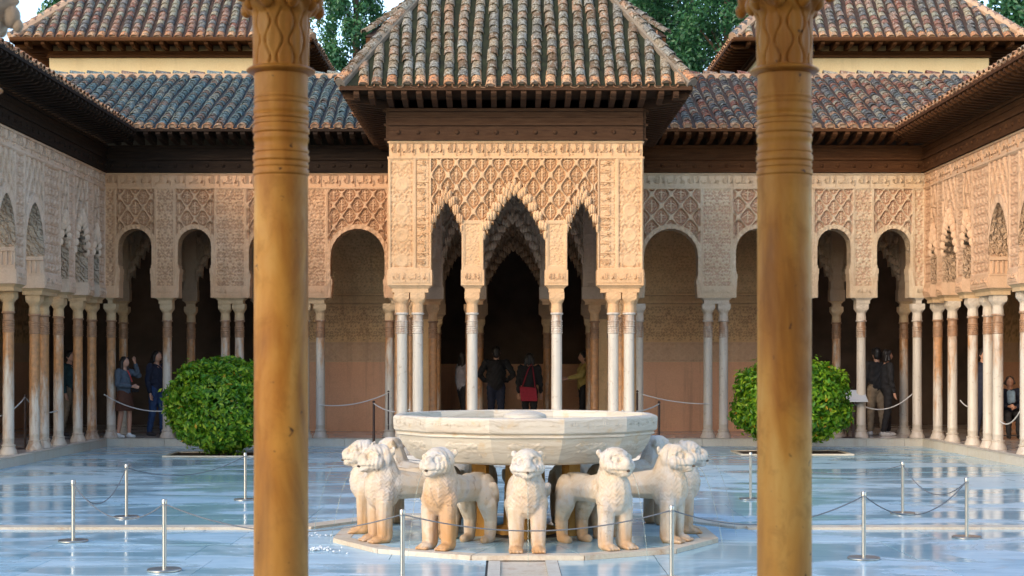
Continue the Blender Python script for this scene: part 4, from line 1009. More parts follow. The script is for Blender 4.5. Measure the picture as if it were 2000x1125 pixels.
bxo('wall_core', M['stucco_gold'], neg, -11, 11.4, -4.4, -4.1, 0, 4.6)  # unseen; height set by how much sun should reach the foreground columns
# ================================================================== smooth bodies from blended masses
def capsule(mb, p0, r0, p1, r1, seg=10):
    p0, p1 = Vector(p0), Vector(p1); d = p1 - p0; L = d.length
    if L < 1e-6: mb.ell(p0, (r0, r0, r0), seg, 6); return
    d.normalize(); a = Vector((0, 0, 1)) if abs(d.z) < 0.9 else Vector((1, 0, 0)); u = d.cross(a).normalized(); v = d.cross(u); V = []; rings = []
    for k in range(4): t = pi / 2 * k / 4; rings.append((-r0 * math.cos(t), r0 * math.sin(t)))
    rings.append((0, r0)); rings.append((L, r1))
    for k in range(1, 5): t = pi / 2 * k / 4; rings.append((L + r1 * math.sin(t), r1 * math.cos(t)))
    for q, r in rings:
        for i in range(seg): g = 2 * pi * i / seg; V.append(p0 + d * q + (u * math.cos(g) + v * math.sin(g)) * max(r, 1e-4))
    n = len(rings); F = [(k * seg + i, k * seg + (i + 1) % seg, (k + 1) * seg + (i + 1) % seg, (k + 1) * seg + i) for k in range(n - 1) for i in range(seg)]
    F.append(tuple(range(seg))[::-1]); F.append(tuple((n - 1) * seg + i for i in range(seg))); mb.add(V, F)
def blob(name, prims, voxel, mt, smooth=6, disp=None):
    mb = MB()
    for p in prims:
        if p[0] == 'c': capsule(mb, *p[1:])
        elif p[0] == 'e': mb.ell(p[1], p[2], 12, 8, p[3] if len(p) > 3 else None)
        elif p[0] == 'chain':
            for (a, ra), (b, rb) in zip(p[1][:-1], p[1][1:]): capsule(mb, a, ra, b, rb)
    me = mb.mesh('tmp', mt); o = bpy.data.objects.new('tmp', me); C.objects.link(o)
    m = o.modifiers.new('r', 'REMESH'); m.mode = 'VOXEL'; m.voxel_size = voxel
    if smooth: q = o.modifiers.new('s', 'SMOOTH'); q.factor = 0.5; q.iterations = smooth
    bpy.context.view_layer.update()
    out = bpy.data.meshes.new_from_object(o.evaluated_get(bpy.context.evaluated_depsgraph_get()))
    bpy.data.objects.remove(o); bpy.data.meshes.remove(me); out.name = name
    if disp:
        n = len(out.vertices); co = np.zeros(n * 3, np.float32); no = np.zeros(n * 3, np.float32)
        out.vertices.foreach_get('co', co); out.vertices.foreach_get('normal', no); co = co.reshape(-1, 3); no = no.reshape(-1, 3)
        co = co + no * disp(co, no)[:, None]; out.vertices.foreach_set('co', co.astype(np.float32).ravel()); out.update()
    out.materials.clear(); out.materials.append(mt); shade(out, 180); return out

# ================================================================== fountain
plinth = thing('fountain_plinth', 'low twelve sided marble plinth with ochre edge under the stone lions', 'plinth', (FX, FY, 0))
b = MB(); b.lathe([(1.66, 0.001), (1.64, 0.028)], 12, a0=R(15)); ob('plinth_core', b.mesh('plinth_core', M['bed']), plinth)
for k in range(12):
    a0, a1 = R(15 + 30 * k), R(45 + 30 * k); g = 0.004
    def pt(r, a): return (r * math.cos(a), r * math.sin(a))
    P_ = [pt(1.62, a0 + g), pt(1.78, a0 + g * .6), pt(1.78, a1 - g * .6), pt(1.62, a1 - g)]
    b = MB(); b.extr(P_, 'z', 0.0, 0.040); ob('edge_stone', b.mesh('edge_stone', M['strip']), plinth)
    P_ = [pt(0.5, a0), pt(1.615, a0 + g), pt(1.615, a1 - g), pt(0.5, a1)]
    b = MB(); b.extr(P_, 'z', 0.01, 0.038); ob('paving_slab', b.mesh('paving_slab', M['floor']), plinth)
basin = thing('fountain_basin', 'large twelve sided carved marble fountain bowl carried above the lions', 'fountain', (FX, FY, 0.038))
zt, zb = 1.135 - 0.038, 0.72 - 0.038; Rr = 1.235
b = MB()
prof = [(0.02, zb), (0.96, zb), (1.03, zb + 0.02), (1.10, zb + 0.09), (1.155, zb + 0.17), (1.175, zb + 0.225), (1.18, zb + 0.235), (1.205, zb + 0.245), (1.205, zb + 0.262), (1.195, zb + 0.268), (1.225, zb + 0.285), (1.23, zb + 0.30), (1.235, zt - 0.02), (1.222, zt - 0.004), (1.20, zt), (1.155, zt), (1.145, zt - 0.008), (1.12, zt - 0.09), (1.0, zt - 0.2), (0.02, zt - 0.22)]
b.lathe(prof, 12, a0=R(15), cap=False); bowl = ob('bowl', b.mesh('bowl', M['basin'], 20), basin)
# carved verse band and arabesque medallions on every side of the bowl
gm = M['basin']
for k in range(12):
    am = R(30 * k); nrm = Vector((math.cos(am), math.sin(am), 0)); tng = Vector((-math.sin(am), math.cos(am), 0)); ap = math.cos(R(15))
    wd = 2 * 1.235 * math.sin(R(15)); 
    mb = MB()
    nn = 46
    for side, (zc, hh, ww) in enumerate(((zb + 0.125, 0.075, 0.17),)):
        V = []; F = []; gu, gv = 30, 18
        for i in range(gu + 1):
            for j in range(gv + 1):
                u = (i / gu * 2 - 1); v = (j / gv * 2 - 1)
                z = zc + v * hh; r = np.interp(z, [zb + 0.02, zb + 0.09, zb + 0.17, zb + 0.225], [1.03, 1.10, 1.155, 1.175]) * ap
                q = 1 - max(abs(u), abs(v) * 0.9 + 0.25 * abs(math.sin(u * 5)))
                h = 0.0 if q <= 0.02 else 0.010 * max(0.2, math.tanh(3 * math.sin(9 * abs(u) + 2 * math.sin(5 * v)) * math.sin(7 * v + 2 * math.sin(6 * abs(u)))) * .5 + .6)
                V.append(nrm * (r + h - 0.003) + tng * (u * ww) + Vector((0, 0, z)))
        F = [(i * (gv + 1) + j, i * (gv + 1) + j + 1, (i + 1) * (gv + 1) + j + 1, (i + 1) * (gv + 1) + j) for i in range(gu) for j in range(gv)]
        mb.add(V, F)
    ob('carved_medallion', mb.mesh('carved_medallion', gm, 60), bowl)
    tx = ob('inscription', inscription(gm), bowl); m4 = Matrix((tng * (wd * 0.86), Vector((0, 0, 0.062)), nrm * 0.007)).transposed().to_4x4(); m4.translation = nrm * (1.233 * ap - 0.004) - tng * (wd * 0.43) + Vector((0, 0, zt - 0.092)); tx.matrix_local = m4
b = MB(); b.lathe([(0.01, zt - 0.06), (1.128 , zt - 0.06)], 12, cap=False, a0=R(15)); ob('water', b.mesh('water', M['pool'], None, False), basin)
b = MB(); b.lathe([(0.20, zt - 0.10), (0.20, zt - 0.025), (0.185, zt - 0.005), (0.12, zt + 0.018), (0.05, zt + 0.028), (0, zt + 0.03)], 20, cap=False); ob('water_dome', b.mesh('water_dome', M['basin'], 50), basin)
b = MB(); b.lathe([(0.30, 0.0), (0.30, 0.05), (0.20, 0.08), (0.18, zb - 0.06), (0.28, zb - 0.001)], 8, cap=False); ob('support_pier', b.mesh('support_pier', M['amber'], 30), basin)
pm_ = MB(); pm_.box(-0.06, 0.06, -0.06, 0.06, 0.0, zb - 0.001); pme = pm_.mesh('support_leg', M['amber'])
for k in range(6): ob('support_leg', pme, basin, (0.48 * math.cos(R(60 * k + 30)), 0.48 * math.sin(R(60 * k + 30)), 0), R(60 * k))

# ---- the lion, facing +x, feet at z = 0
def lion_prims():
    P_ = [('chain', [((-0.40, 0, 0.485), 0.13), ((-0.15, 0, 0.48), 0.115), ((0.12, 0, 0.50), 0.14)]),
          ('e', (0.205, 0, 0.475), (0.172, 0.148, 0.205)), ('c', (0.175, 0, 0.56), 0.135, (0.205, 0, 0.71), 0.105),
          ('e', (0.205, 0, 0.730), (0.070, 0.136, 0.128)),                      # ruff round the face
          ('e', (0.260, 0, 0.745), (0.120, 0.108, 0.112)),
          ('c', (0.29, 0, 0.80), 0.05, (0.405, 0, 0.735), 0.036),               # straight bridge of the nose
          ('c', (0.325, 0, 0.690), 0.088, (0.36, 0, 0.690), 0.080), ('e', (0.415, 0, 0.722), (0.032, 0.036, 0.024)), ('e', (0.36, 0, 0.69), (0.075, 0.098, 0.062)),
          ('e', (0.375, 0, 0.640), (0.055, 0.055, 0.030)), ('c', (0.28, 0, 0.64), 0.070, (0.25, 0, 0.58), 0.11)]
    for s in (-1, 1):
        P_ += [('e', (0.150, s * 0.108, 0.808), (0.016, 0.028, 0.030)), ('c', (0.155, s * 0.085, 0.78), 0.03, (0.150, s * 0.10, 0.80), 0.022),
               ('c', (0.335, s * 0.040, 0.797), 0.022, (0.30, s * 0.10, 0.772), 0.022), ('c', (0.37, s * 0.045, 0.690), 0.048, (0.30, s * 0.085, 0.700), 0.062)]
        P_ += [('chain', [((0.225, s * 0.084, 0.42), 0.086), ((0.222, s * 0.088, 0.27), 0.065), ((0.215, s * 0.09, 0.06), 0.060)]), ('chain', [((0.245, s * 0.075, 0.36), 0.06), ((0.25, s * 0.080, 0.06), 0.042)]), ('chain', [((0.245, s * 0.105, 0.36), 0.06), ((0.25, s * 0.108, 0.06), 0.042)])]
        P_ += [('c', (0.22, s * 0.092, 0.036), 0.050, (0.325, s * 0.094, 0.026), 0.036), ('c', (0.22, s * 0.075, 0.04), 0.04, (0.32, s * 0.072, 0.024), 0.03), ('c', (0.22, s * 0.115, 0.04), 0.04, (0.32, s * 0.118, 0.024), 0.03)]
        for t in (-0.045, -0.015, 0.015, 0.045): P_.append(('c', (0.30, s * 0.094 + t, 0.026), 0.019, (0.366, s * 0.094 + t, 0.016), 0.0135))
        P_ += [('e', (-0.385, s * 0.10, 0.42), (0.13, 0.078, 0.18)),
               ('chain', [((-0.385, s * 0.105, 0.34), 0.09), ((-0.445, s * 0.105, 0.20), 0.060), ((-0.435, s * 0.105, 0.07), 0.052)]),
               ('c', (-0.44, s * 0.105, 0.036), 0.046, (-0.335, s * 0.105, 0.026), 0.038)]
    P_ += [('chain', [((-0.52, 0.0, 0.50), 0.035), ((-0.55, 0.03, 0.38), 0.03), ((-0.50, 0.13, 0.36), 0.028), ((-0.40, 0.185, 0.44), 0.028), ((-0.36, 0.185, 0.50), 0.033)])]
    return P_
def lion_disp(co, no):
    x, y, z = co[:, 0], co[:, 1], co[:, 2]; ay = np.abs(y)
    mane = sstep(x, 0.00, 0.10) * sstep(z, 0.32, 0.40) * (1 - sstep(z, 0.64, 0.68)); a = np.arctan2(y, x - 0.12)
    h = 0.0024 * mane * np.cos(z * 170 + 2.5 * np.cos(a * 23) + 3 * np.sin(a * 3.3 + z * 9))
    d = np.sqrt((x - 0.43) ** 2 + ay ** 2 + (z - 0.715) ** 2); cheek = sstep(x, 0.19, 0.24) * sstep(ay, 0.04, 0.07) * sstep(z, 0.60, 0.64)
    h = h + cheek * 0.003 * np.sin(d * 190) * (d > 0.09)
    e = np.sqrt(((x - 0.345) * .6) ** 2 + (ay - 0.066) ** 2 + (z - 0.760) ** 2)
    h = h + 0.008 * np.exp(-(e / 0.014) ** 2) - 0.013 * np.exp(-((e - 0.028) / 0.008) ** 2)
    h = h - 0.013 * np.exp(-((z - 0.664) / 0.008) ** 2) * sstep(x, 0.31, 0.36) - 0.006 * np.exp(-((d - 0.085) / 0.008) ** 2) * (z > 0.66)
    h = h - 0.006 * np.exp(-((z - 0.37) / 0.006) ** 2) * (ay > 0.12) * (x > 0.05)
    return h
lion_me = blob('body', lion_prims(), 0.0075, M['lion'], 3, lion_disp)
sb = MB(); sb.tube([(0.40, 0, 0.668), (0.448, 0, 0.668)], 0.008, 8); sb.tube([(0.41, 0, 0.668), (0.438, 0, 0.668)], 0.0115, 8); spout_me = sb.mesh('spout', m_plain('worn_bronze', (0.13, 0.09, 0.06), 0.5, 0.4), 50)
jb = MB(); pts = []
for k in range(15): t = k / 14; pts.append((0.442 + 0.27 * t, 0, 0.668 + 0.06 * t - 0.78 * t * t))
jb.tube(pts, [0.0021 + 0.0009 * math.sin(k * 2.1) * (k > 5) for k in range(15)], 6); jet_me = jb.mesh('water_jet', M['water'], 80)
lab = {270: 'front stone lion facing straight ahead below the middle of the fountain bowl',
       240: 'stone lion with orange stained chest, just left of the front lion', 300: 'smooth pale stone lion turned slightly right, just right of the front lion',
       210: 'stone lion left of the orange chested lion, second from the left', 330: 'stone lion with brown scar on its shoulder, second from the right',
       180: 'stone lion in profile at the far left edge of the plinth', 0: 'grey white stone lion in profile at the far right edge of the plinth',
       150: 'stone lion behind the leftmost profile lion, mostly hidden by it', 30: 'dark eared stone lion behind the bowl on the right side',
       120: 'stone lion at the back left under the bowl, seen between legs', 60: 'stone lion at the back right under the bowl, seen between legs', 90: 'rearmost stone lion hidden behind the fountain pier'}
for ang, lb in lab.items():
    t = thing('stone_lion', lb, 'statue', (FX + 1.245 * math.cos(R(ang)), FY + 1.245 * math.sin(R(ang)), 0.038), R(ang), 'stone lions round the fountain')
    t.scale = (1.0, 1.0, 0.985 + 0.025 * rng.random())
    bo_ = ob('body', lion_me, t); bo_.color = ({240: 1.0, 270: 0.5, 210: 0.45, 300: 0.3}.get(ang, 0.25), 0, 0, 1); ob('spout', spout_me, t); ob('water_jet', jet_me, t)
# splashes where the jets land
for ang in (180, 210):
    b = MB(); a = R(ang)
    for k in range(60):
        r = abs(rng.gauss(0, 0.10)); q = rng.uniform(0, 2 * pi); b.ell((r * math.cos(q) * 1.5, r * math.sin(q), rng.uniform(0.004, 0.02)), (0.014 * rng.uniform(.4, 1.2),) * 2 + (0.008,), 6, 4)
    o = ob('splash', b.mesh('splash', M['foam'], 60), None, (FX + 2.1 * math.cos(a), FY + 2.1 * math.sin(a), 0.0)); o['kind'] = 'stuff'; o['label'] = 'white splash of water on the marble beside the plinth'

# ================================================================== foreground columns
def near_cap(mt):
    nt, nz = 144, 60; z0, z1, zt = 2.378, 2.520, 2.74; r0 = 0.069; V = []
    for k in range(nz + 1):
        z = z0 + (zt - z0) * k / nz
        for i in range(nt):
            a = 2 * pi * i / nt; c, s = math.cos(a), math.sin(a)
            if z < z1:
                v = (z - z0) / (z1 - z0)
                f = math.cos(7 * a) - 0.68 * math.sin(2 * pi * 1.55 * v + 0.4); g = max(0, 1 - abs(f) / 0.30)
                r = r0 * 1.035 - 0.0075 * (g * g * (3 - 2 * g)) + 0.002 * v + 0.001 * math.cos(16 * a)
                if v > 0.93: r += 0.004 * (v - 0.93) / 0.07
            else:
                t = (z - z1) / (zt - z1); q = 1 / max(abs(c), abs(s)); e = min(1, t * 2.4)
                rr = r0 * 1.10 + (0.098 - r0 * 1.10) * min(1, (t * 2.4)) ** 0.55
                r = rr * ((1 - e) + (q ** 0.9) * e)
                r += 0.006 * math.sin(12 * a + 3 * math.sin(9 * t)) * math.sin(6 * t * pi)
            V.append((r * c, r * s, z))
    F = [(k * nt + i, k * nt + (i + 1) % nt, (k + 1) * nt + (i + 1) % nt, (k + 1) * nt + i) for k in range(nz) for i in range(nt)]
    b = MB(); b.add(V, F); 
    for sx in (-1, 1):
        for sy in (-1, 1):      # corner scrolls
            b.ell((sx * 0.082, sy * 0.082, 2.572), (0.026, 0.026, 0.034), 10, 8); b.ell((sx * 0.095, sy * 0.095, 2.547), (0.016, 0.016, 0.02), 8, 6)
    for k in range(8):
        a = 2 * pi * k / 8 + pi / 8; b.ell((0.084 * math.cos(a), 0.084 * math.sin(a), 2.546), (0.02, 0.02, 0.026), 8, 6)
    return b.mesh('capital', mt, 60)
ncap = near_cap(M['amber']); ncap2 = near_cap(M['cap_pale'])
b = MB(); r = 0.0705
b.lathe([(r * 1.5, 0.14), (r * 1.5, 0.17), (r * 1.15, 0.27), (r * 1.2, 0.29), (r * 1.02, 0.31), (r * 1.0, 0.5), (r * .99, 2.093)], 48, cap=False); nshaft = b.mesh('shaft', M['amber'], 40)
b = MB(); pr = [(r * .985, 2.092)]
def rg(z, w_, e): pr.extend([(r * 0.975, z), (r * (1 + e), z + w_ * 0.22), (r * (1 + e), z + w_ * 0.72), (r * 0.975, z + w_)])
for z, w_, e in ((2.098, 0.02, .028), (2.119, 0.014, .012), (2.134, 0.022, .035), (2.157, 0.012, .012), (2.186, 0.018, .012), (2.206, 0.02, .035), (2.230, 0.012, .010), (2.244, 0.012, .022), (2.258, 0.018, .012), (2.284, 0.009, .008), (2.297, 0.008, .006)): rg(z, w_, e)
pr += [(r * .975, 2.31), (r * .985, 2.362)]
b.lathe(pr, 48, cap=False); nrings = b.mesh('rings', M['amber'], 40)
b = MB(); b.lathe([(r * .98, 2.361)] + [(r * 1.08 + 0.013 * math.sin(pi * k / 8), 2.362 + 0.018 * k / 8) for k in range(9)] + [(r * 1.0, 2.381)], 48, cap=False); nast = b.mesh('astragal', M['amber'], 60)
b = MB(); b.box(-0.125, 0.125, -0.125, 0.125, 2.742, 2.80); b.frust(-0.125, 0.125, -0.125, 0.125, 2.80, 2.86, 0.03); b.box(-0.15, 0.15, -0.15, 0.15, 2.861, 3.10); nimp = b.mesh('impost_block', M['stucco_gold'])
for px, d, lb in ((549, 4.05, 'amber marble column in the left foreground with rings and carved capital'), (1532, 4.05, 'amber marble column in the right foreground with rings and carved capital'), (-60, 4.32, 'carved capital of a third column at the top left corner of the view')):
    t = thing('stone_column', lb, 'column', (wx(px, d), d, 0), R(45) if px < 0 else rng.uniform(-.1, .1), 'near marble columns framing the view')
    for nm, me in (('shaft', nshaft), ('rings', nrings), ('astragal', nast), ('capital', ncap if px > 0 else ncap2), ('impost_block', nimp)): ob(nm, me, t)

# ================================================================== posts and ropes of the court
pb = MB(); pb.lathe([(0.150, 0), (0.155, 0.004), (0.155, 0.012), (0.148, 0.019), (0.03, 0.022), (0.0185, 0.024), (0.0185, 0.5)], 24); post_base = None
pm1 = MB(); pm1.lathe([(0.128, 0), (0.132, 0.004), (0.132, 0.012), (0.126, 0.018), (0.02, 0.021)], 28); base_me = pm1.mesh('base_plate', M['steel'], 40)
pm2 = MB(); pm2.lathe([(0.0165, 0.02), (0.0165, 0.50)], 14); pole_me = pm2.mesh('pole', M['steel'], 40)
pm3 = MB(); pm3.lathe([(0.020, 0.498), (0.0205, 0.502), (0.0205, 0.506), (0.0165, 0.508), (0.0165, 0.514), (0.0205, 0.516), (0.0205, 0.548), (0.018, 0.552)], 14); top_me = pm3.mesh('cap', M['steel'], 40)
pm4 = MB(); pm4.tube([(0.018 * math.cos(q), 0.018 * math.sin(q), 0.511) for q in [2 * pi * i / 12 for i in range(13)]], 0.004, 5); ring_me = pm4.mesh('hook_ring', M['steel'], 60)
def gp(px, py): d = EYE * FPX / (py - VPY); return (wx(px, d), d, 0.0)
posts = {}
for key, (px, py, lb) in {
    'a': (143, 1058, 'steel barrier post farthest left on the marble court'), 'b': (247, 1011, 'steel barrier post between the leftmost post and the left tree'),
    'c': (321, 1115, 'nearest steel barrier post left of the left foreground column'), 'd': (479, 977, 'steel barrier post just left of the left foreground column, farthest back'),
    'e': (786, 1145, 'steel barrier post in front of the orange chested lion'), 'f': (1312, 1133, 'steel barrier post in front of the lions on the right'),
    'g': (1687, 1092, 'nearest steel barrier post right of the right foreground column'), 'h': (1763, 1004, 'rearmost steel barrier post on the right of the court'),
    'i': (1888, 1051, 'steel barrier post farthest right on the marble court'), 'j': (1466, 976, 'steel barrier post half hidden by the right foreground column'),
    'k': (744, 978, 'steel barrier post behind the lions on the left')}.items():
    p = gp(px, py); posts[key] = p
    t = thing('barrier_post', lb, 'post', (p[0], p[1], 0.001), rng.uniform(0, 6), 'steel barrier posts round the fountain')
    for nm, me in (('base_plate', base_me), ('pole', pole_me), ('cap', top_me), ('hook_ring', ring_me)): ob(nm, me, t)
def rope(p, q, sag, r, mt, label, group, n=24):
    p, q = Vector(p), Vector(q); pts = []
    for i in range(n + 1):
        t = i / n; v = p.lerp(q, t); v.z -= sag * 4 * t * (1 - t); pts.append(v - p)
    b = MB(); b.tube(pts, r, 6); o = ob('rope', b.mesh('rope', mt, 80), None, p); tag(o, label, 'rope', group); return o
for a, c, sag, lb in (('a', 'b', .26, 'grey cord sagging between the two leftmost posts'), ('a', 'c', .20, 'grey cord from the leftmost post to the nearest left post'), ('b', 'd', .14, 'grey cord running back to the post beside the left column'),
                      ('c', 'e', .16, 'grey cord from the nearest left post towards the lions'), ('e', 'f', .13, 'grey cord hanging in front of the lions'), ('f', 'g', .16, 'grey cord from the lions to the nearest right post'),
                      ('g', 'i', .22, 'grey cord sagging between the two nearest right posts'), ('h', 'i', .20, 'grey cord sagging between the rearmost and rightmost posts'), ('j', 'h', .14, 'grey cord running from the half hidden post to the right'), ('d', 'k', .14, 'grey cord passing behind the left foreground column'), ('k', 'j', .14, 'grey cord passing behind the fountain')):
    p, q = posts[a], posts[c]; d = (Vector(q) - Vector(p)).normalized() * 0.022
    rope((p[0] + d.x, p[1] + d.y, 0.511), (q[0] - d.x, q[1] - d.y, 0.511), sag, 0.0052, M['rope'], lb, 'grey cords between the steel posts')
# dark posts on the raised floors
dpm = MB(); dpm.lathe([(0.022, 0.01), (0.022, 0.86), (0.012, 0.88), (0.026, 0.885), (0.026, 0.90), (0.014, 0.92)], 10); dpost = dpm.mesh('pole', M['dark_metal'], 40)
dbm = MB(); dbm.lathe([(0.13, 0), (0.13, 0.01), (0.02, 0.018)], 18); dbase = dbm.mesh('base_plate', M['dark_metal'], 40)
dk = {'p': (wx(730, 27.6), 27.6, 0.0, 'dark thin post at the left edge of the fountain bowl'), 'q': (wx(759, 30.0), 30.0, .139, 'dark thin post beside the left pavilion columns'), 'r': (wx(1287, 27.2), 27.2, 0.0, 'dark thin post at the right edge of the fountain bowl'),
      's': (wx(1245, 30.0), 30.0, .139, 'dark thin post beside the right pavilion columns'), 't': (wx(49, 26.3), 26.3, .139, 'dark thin post between the first columns of the left gallery'), 'u': (wx(1785, 30.3), 30.3, .139, 'dark thin post in the right corner of the far arcade'), 'v': (wx(1655, 30.2), 30.2, .139, 'dark thin post behind the right clipped tree')}
for k, (x, y, z, lb) in dk.items():
    if z == 0.0: z = 0.001
    t = thing('rope_post', lb, 'post', (x, y, z), 0, 'dark rope posts'); ob('pole', dpost, t); ob('base_plate', dbase, t)
def wr(p, q, sag, lb): rope(p, q, sag, 0.011, M['rope_w'], lb, 'white ropes closing the galleries')
T = lambda k: (dk[k][0], dk[k][1], dk[k][2] + 0.87)
wr((wx(625, 30.07), 29.96, 0.78), T('q'), 0.10, 'white rope across the arch left of the pavilion'); wr(T('s'), (wx(1385, 30.07), 29.96, 0.80), 0.06, 'white rope across the arch right of the pavilion')
wr(T('p'), (wx(800, 24.7), 24.66, 0.85), 0.08, 'white rope from the left dark post to the pavilion'); wr(T('r'), (wx(1215, 24.7), 24.66, 0.84), 0.06, 'white rope from the right dark post to the pavilion')
wr((wx(207, 30), 29.85, 0.98), (wx(321, 30), 29.96, 0.66), 0.10, 'white rope across the leftmost far arch beside the standing woman'); wr((wx(0, 24.7), 24.72, 0.75), T('t'), 0.05, 'white rope at the left edge of the picture')
wr(T('t'), (XL - .2, 27.4, 0.75), 0.12, 'white rope behind the left gallery columns'); wr((XC + 6.74, 29.98, 0.74), T('u'), 0.16, 'white rope across the corner arch on the right'); wr(T('v'), (XC + 6.62, 30.0, 0.74), 0.04, 'short white rope beside the right clipped tree')
wr((XR + .2, 26.0, 0.62), (XR + .2, 24.8, 0.95), 0.16, 'white rope in front of the woman in the wheelchair'); wr((XR + .3, 28.6, 0.9), (XR + .3, 27.6, 0.85), 0.08, 'white rope between columns of the right gallery')
# reading stand beside the right tree
ls = thing('reading_stand', 'slanted white information stand beside the right clipped tree', 'sign', (wx(1672, 29.75), 30.0, 0.139))
b = MB(); b.box(-0.02, 0.02, -0.02, 0.02, 0.0, 0.74); b.box(-0.14, 0.14, -0.1, 0.1, 0.001, 0.012); ob('pole', b.mesh('pole', M['dark_metal']), ls)
b = MB(); b.extr([(-0.20, 0.70), (0.16, 0.90), (0.16, 0.92), (-0.20, 0.72)], 'x', -0.24, 0.24); ob('panel', b.mesh('panel', m_plain('white_board', (0.55, 0.58, 0.6), 0.4)), ls)
# ================================================================== plants
def leaves(name, pts, nrm, size, mt, asp=0.42, rndv=None, fold=0.25):
    n = len(pts); N = nrm / (np.linalg.norm(nrm, axis=1, keepdims=True) + 1e-9)
    T_ = nrng.normal(size=(n, 3)); T_ -= (T_ * N).sum(1, keepdims=True) * N; T_ /= np.linalg.norm(T_, axis=1, keepdims=True) + 1e-9
    B_ = np.cross(N, T_); s = (size * nrng.uniform(0.65, 1.25, n))[:, None]
    a = pts - T_ * s * 0.5; c = pts + T_ * s * 0.5; m1 = pts + B_ * s * asp * 0.5 + N * s * fold * 0.4; m2 = pts - B_ * s * asp * 0.5 + N * s * fold * 0.4
    V = np.stack([a, m1, c, m2], 1).reshape(-1, 3); i = np.arange(n)[:, None] * 4
    F = np.concatenate([i + [[0, 1, 2]], i + [[0, 2, 3]]], 1).reshape(-1, 3)
    me = np_mesh(name, V, F, mt); at = me.attributes.new('rnd', 'FLOAT', 'FACE')
    rv = nrng.random(n) if rndv is None else rndv
    at.data.foreach_set('value', np.repeat(rv, 2).astype(np.float32)); return me
M['leaf'] = m_leaf('orange_tree_leaf', [(0.0, (0.03, 0.12, 0.006)), (0.35, (0.08, 0.25, 0.010)), (0.75, (0.24, 0.42, 0.020)), (0.965, (0.38, 0.48, 0.03)), (0.985, (0.55, 0.36, 0.02)), (1.0, (0.60, 0.34, 0.02))], 0.4)
M['cyp'] = m_leaf('cypress_leaf', [(0.0, (0.012, 0.06, 0.03)), (0.5, (0.03, 0.12, 0.05)), (1.0, (0.08, 0.22, 0.07))], 0.3)
M['light_leaf'] = m_leaf('pale_leaf', [(0.0, (0.05, 0.11, 0.03)), (1.0, (0.16, 0.22, 0.06))], 0.4)
M['bark'] = m_plain('bark', (0.07, 0.045, 0.03), 0.95, 0, 0.4, 14)
def clipped_tree(label, x, y, rx, rz, zc, n=16000):
    t = thing('clipped_tree', label, 'tree', (x, y, 0.0), 0, 'clipped trees in the court')
    d = nrng.normal(size=(n, 3)); d /= np.linalg.norm(d, axis=1, keepdims=True)
    lump = 1 + 0.06 * np.sin(d[:, 0] * 7 + x) * np.sin(d[:, 2] * 6 + 1) + 0.05 * np.sin(d[:, 1] * 13 + d[:, 2] * 11 + d[:, 0] * 5) + 0.05 * nrng.random(n) * (d[:, 2] < -0.3)
    rr = np.clip(1 - np.abs(nrng.normal(0, 0.12, n)), 0.45, 1.0) * lump * (1 + 0.12 * nrng.random(n) * (nrng.random(n) > 0.93))
    e = np.sign(d) * np.abs(d) ** 0.86; e[:, 2] = np.where(d[:, 2] < 0, e[:, 2] * 0.95, e[:, 2])
    p = e * rr[:, None] * np.array([rx, rx, rz]) + np.array([0, 0, zc])
    gap = (np.sin(d[:, 0] * 11 + x) * np.sin(d[:, 2] * 10 + d[:, 1] * 9) > 0.62) & (rr > 0.80) & (nrng.random(n) > 0.25)
    p = np.where(gap[:, None], p * np.array([0.82, 0.82, 1]) , p)
    nm = d * 1.0 + nrng.normal(0, 0.55, (n, 3)); nm[:, 2] += 0.25
    tw = nrng.random(n) * 0.9 + 0.35 * (rr - 0.85); rv = np.clip(tw * 0.97, 0, 0.97); yl = nrng.random(n) > 0.988; rv = np.where(yl, 0.995, rv)
    ob('crown', leaves('crown', p, nm, np.full(n, 0.105), M['leaf'], 0.45, rv), t)
    b = MB(); b.tube([(0, 0, -0.02), (0.02, 0, 0.25), (0.0, 0.01, 0.6), (0.03, 0, zc)], [0.09, 0.07, 0.065, 0.05], 10)
    for k in range(7):
        a = 2 * pi * k / 7; b.tube([(0, 0, 0.5), (rx * .35 * math.cos(a), rx * .35 * math.sin(a), zc - rz * .1), (rx * .75 * math.cos(a), rx * .75 * math.sin(a), zc + rz * 0.3 * math.sin(k * 3))], [0.05, 0.03, 0.012], 6)
    ob('trunk', b.mesh('trunk', M['bark'], 60), t)
    b = MB(); b.box(-rx * .92, rx * .92, -0.55, 0.55, 0.0035, 0.012); ob('soil_bed', b.mesh('soil_bed', M['earth']), t)
    for q in ((-rx * .92 - .05, -rx * .92, -.6, .6), (rx * .92, rx * .92 + .05, -.6, .6)): bxo('bed_edging', M['kerb'], t, q[0], q[1], q[2], q[3], 0.003, 0.03)
    for q in ((-.6, -.55), (.55, .6)): bxo('bed_edging', M['kerb'], t, -rx * .92, rx * .92, q[0], q[1], 0.003, 0.029)
    return t
clipped_tree('round clipped orange tree with yellow leaves in front of the left arcade', wx(437, 26.8), 26.8, 0.95, 0.80, 0.86)
clipped_tree('round clipped tree in front of the right arcade, half behind the right column', wx(1545, 27.3), 27.3, 1.0, 0.73, 0.93)

